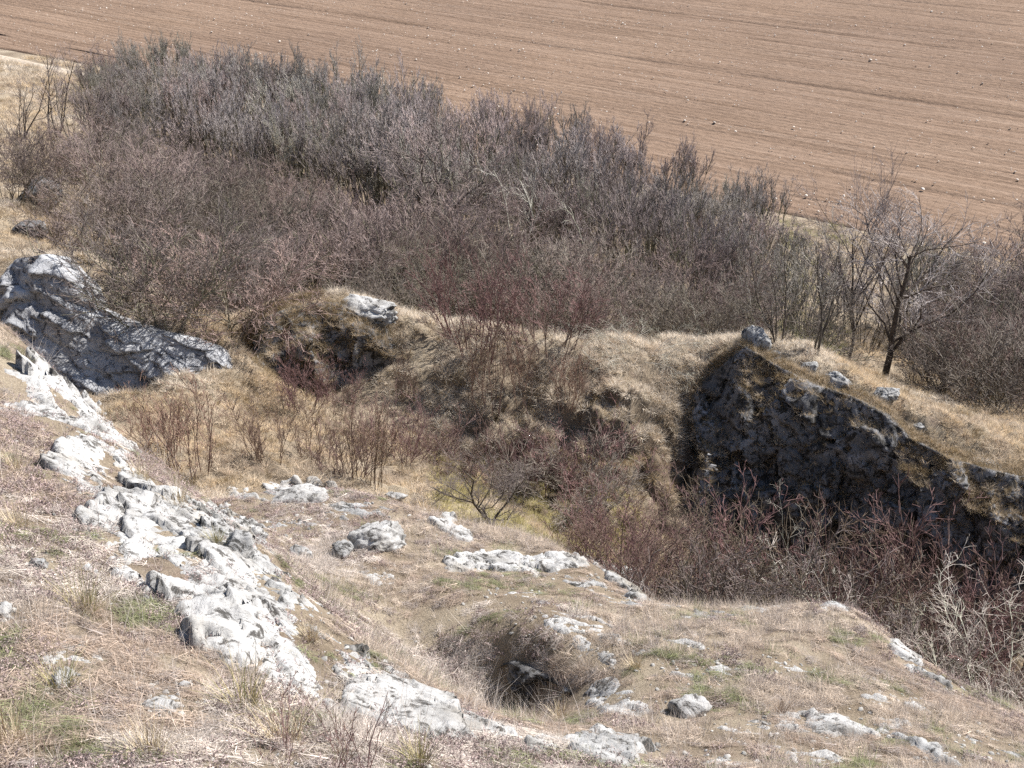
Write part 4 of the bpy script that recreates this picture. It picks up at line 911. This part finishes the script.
# single tussocks that stand out
def tussock_material(name, c1, c2):
    m, n, l, b = material(name)
    s = n.new('ShaderNodeAttribute'); s.attribute_name = 'shade'
    l.new(ramp(n, l, s.outputs['Fac'], [(.5, c1), (1.0, c2)]), b.inputs['Base Color']); b.inputs['Roughness'].default_value = .7
    return m
TM = {'straw': tussock_material('straw_tussock', (.40, .30, .17), (.62, .53, .38)), 'green': tussock_material('greenish_tussock', (.12, .14, .045), (.45, .38, .2)), 'brown': tussock_material('brown_tussock', (.17, .115, .085), (.40, .30, .22))}
for i, (px_, py_, h, c, lab) in enumerate([
 (85, 612, .26, 'green', 'large green-based grass tussock on the left slope'), (245, 708, .24, 'green', 'grass tussock with green base below the lower white slab'),
 (20, 530, .20, 'straw', 'straw-coloured tussock at the left edge'), (15, 470, .16, 'straw', 'small pale tussock at the left edge above the straw-coloured one'),
 (420, 764, .16, 'green', 'short green tussock at the bottom edge'), (285, 745, .26, 'straw', 'long straw-coloured tussock beside the bottom red-stemmed shrub'),
 (140, 482, .22, 'straw', 'pale grass clump behind the upper white slab'), (178, 506, .2, 'straw', 'pale grass clump at the head of the rubble edge'),
 (780, 716, .13, 'brown', 'low brown tussock on the turf at lower right'), (560, 722, .18, 'straw', 'straw tussock at the lip of the hollow'),
 (215, 545, .12, 'green', 'small green tussock wedged between the rib blocks'), (60, 690, .18, 'green', 'greenish tussock near the small white stone at lower left'),
 (310, 640, .13, 'straw', 'small straw tussock growing on the lower slab'), (820, 345, .5, 'green', 'greenish grass clump behind the cliff near the twin trees'),
 (635, 668, .14, 'straw', 'small straw tussock on the turf right of the hollow'), (150, 755, .18, 'straw', 'straw tussock at the bottom edge on the left'), (10, 745, .2, 'straw', 'straw tussock in the bottom left corner')]):
    p = hit(px_, py_)[0]
    o = shaded('grass_tussock', ribbon_tuft(300 + i, 150, h * .5, h * 1.15, .0028, (R_(30), R_(86)), h * .22, .45), TM[c]); o.location = (p[0], p[1], p[2] - .01)
    tag(o, lab, 'grass tussock')

# ------------------------------------------------------------------ clods and pale stones on the field
clods = bpy.data.collections.new('clod_kinds')
m, n, l, b = material('field_stone')
a_ = n.new('ShaderNodeAttribute'); a_.attribute_type = 'INSTANCER'; a_.attribute_name = 'tint'; l.new(a_.outputs['Color'], b.inputs['Base Color']); b.inputs['Roughness'].default_value = .9
for i in range(4):
    o = mesh_obj('_c%d' % i, rock_shape(ICO1[0], 500 + i) * np.array([1, .75, .42]), ICO1[1], m); clods.objects.link(o)
def field_pts(k, ymax=110):
    u = r.uniform(-45, 95, k); nn = .4 + (ymax - .4) * r.random(k) ** 1.25; p = EDGE0 + ED * u[:, None] + EN * nn[:, None]
    ok = np.abs(p[:, 0]) < .5 * p[:, 1] + 2; return p[ok], u[ok], nn[ok]
p, u, nn = field_pts(60000); dn = fbm2(u * .25, nn * .9, 91, 3); k = dn > r.uniform(-.35, .55, len(u)); p, u, nn = p[k], u[k], nn[k]
pale = r.random(len(p)) < .62
tintf = np.where(pale[:, None], np.array([.72, .65, .57]) * r.uniform(.7, 1.1, (len(p), 1)), np.array([.33, .22, .16]) * r.uniform(.7, 1.25, (len(p), 1)))
scatter('field_stones', np.stack([p[:, 0], p[:, 1], np.full(len(p), .13)], -1), np.stack([r.normal(size=len(p)) * .3, r.normal(size=len(p)) * .3, r.uniform(0, 6.28, len(p))], -1), np.exp(r.normal(size=len(p)) * .35) * np.where(pale, .031, .02), r.integers(0, 4, len(p)), tintf, clods)

# loose chips of limestone lying about the outcrops
cp, cs_ = [], []
for poly in ROCK_POLYS[4:]:
    ctr = poly.mean(0); ext = np.maximum(poly.max(0) - poly.min(0), .15)
    k = int(min(120, 25 + 50 * ext.prod())); q = ctr + r.normal(size=(k, 2)) * ext * .5
    q = q[q[:, 1] < 11.5]; cp.append(q)
q = np.stack([r.uniform(-4, 5, 1600), r.uniform(3.0, 10.5, 1600)], -1); q = q[fbm2(q[:, 0] * 1.1, q[:, 1] * 1.1, 88, 4) > .12]; cp.append(q)
cp = np.concatenate(cp)
scatter('limestone_chips', np.stack([cp[:, 0], cp[:, 1], TZ(cp[:, 0], cp[:, 1]) + .002], -1), r.normal(size=(len(cp), 3)) * np.array([.4, .4, 3]), np.clip(np.exp(r.normal(size=len(cp)) * .55) * .011, .005, .026), r.integers(0, 4, len(cp)), np.array([.42, .41, .39]) * r.uniform(.45, 1.15, (len(cp), 1)), clods)
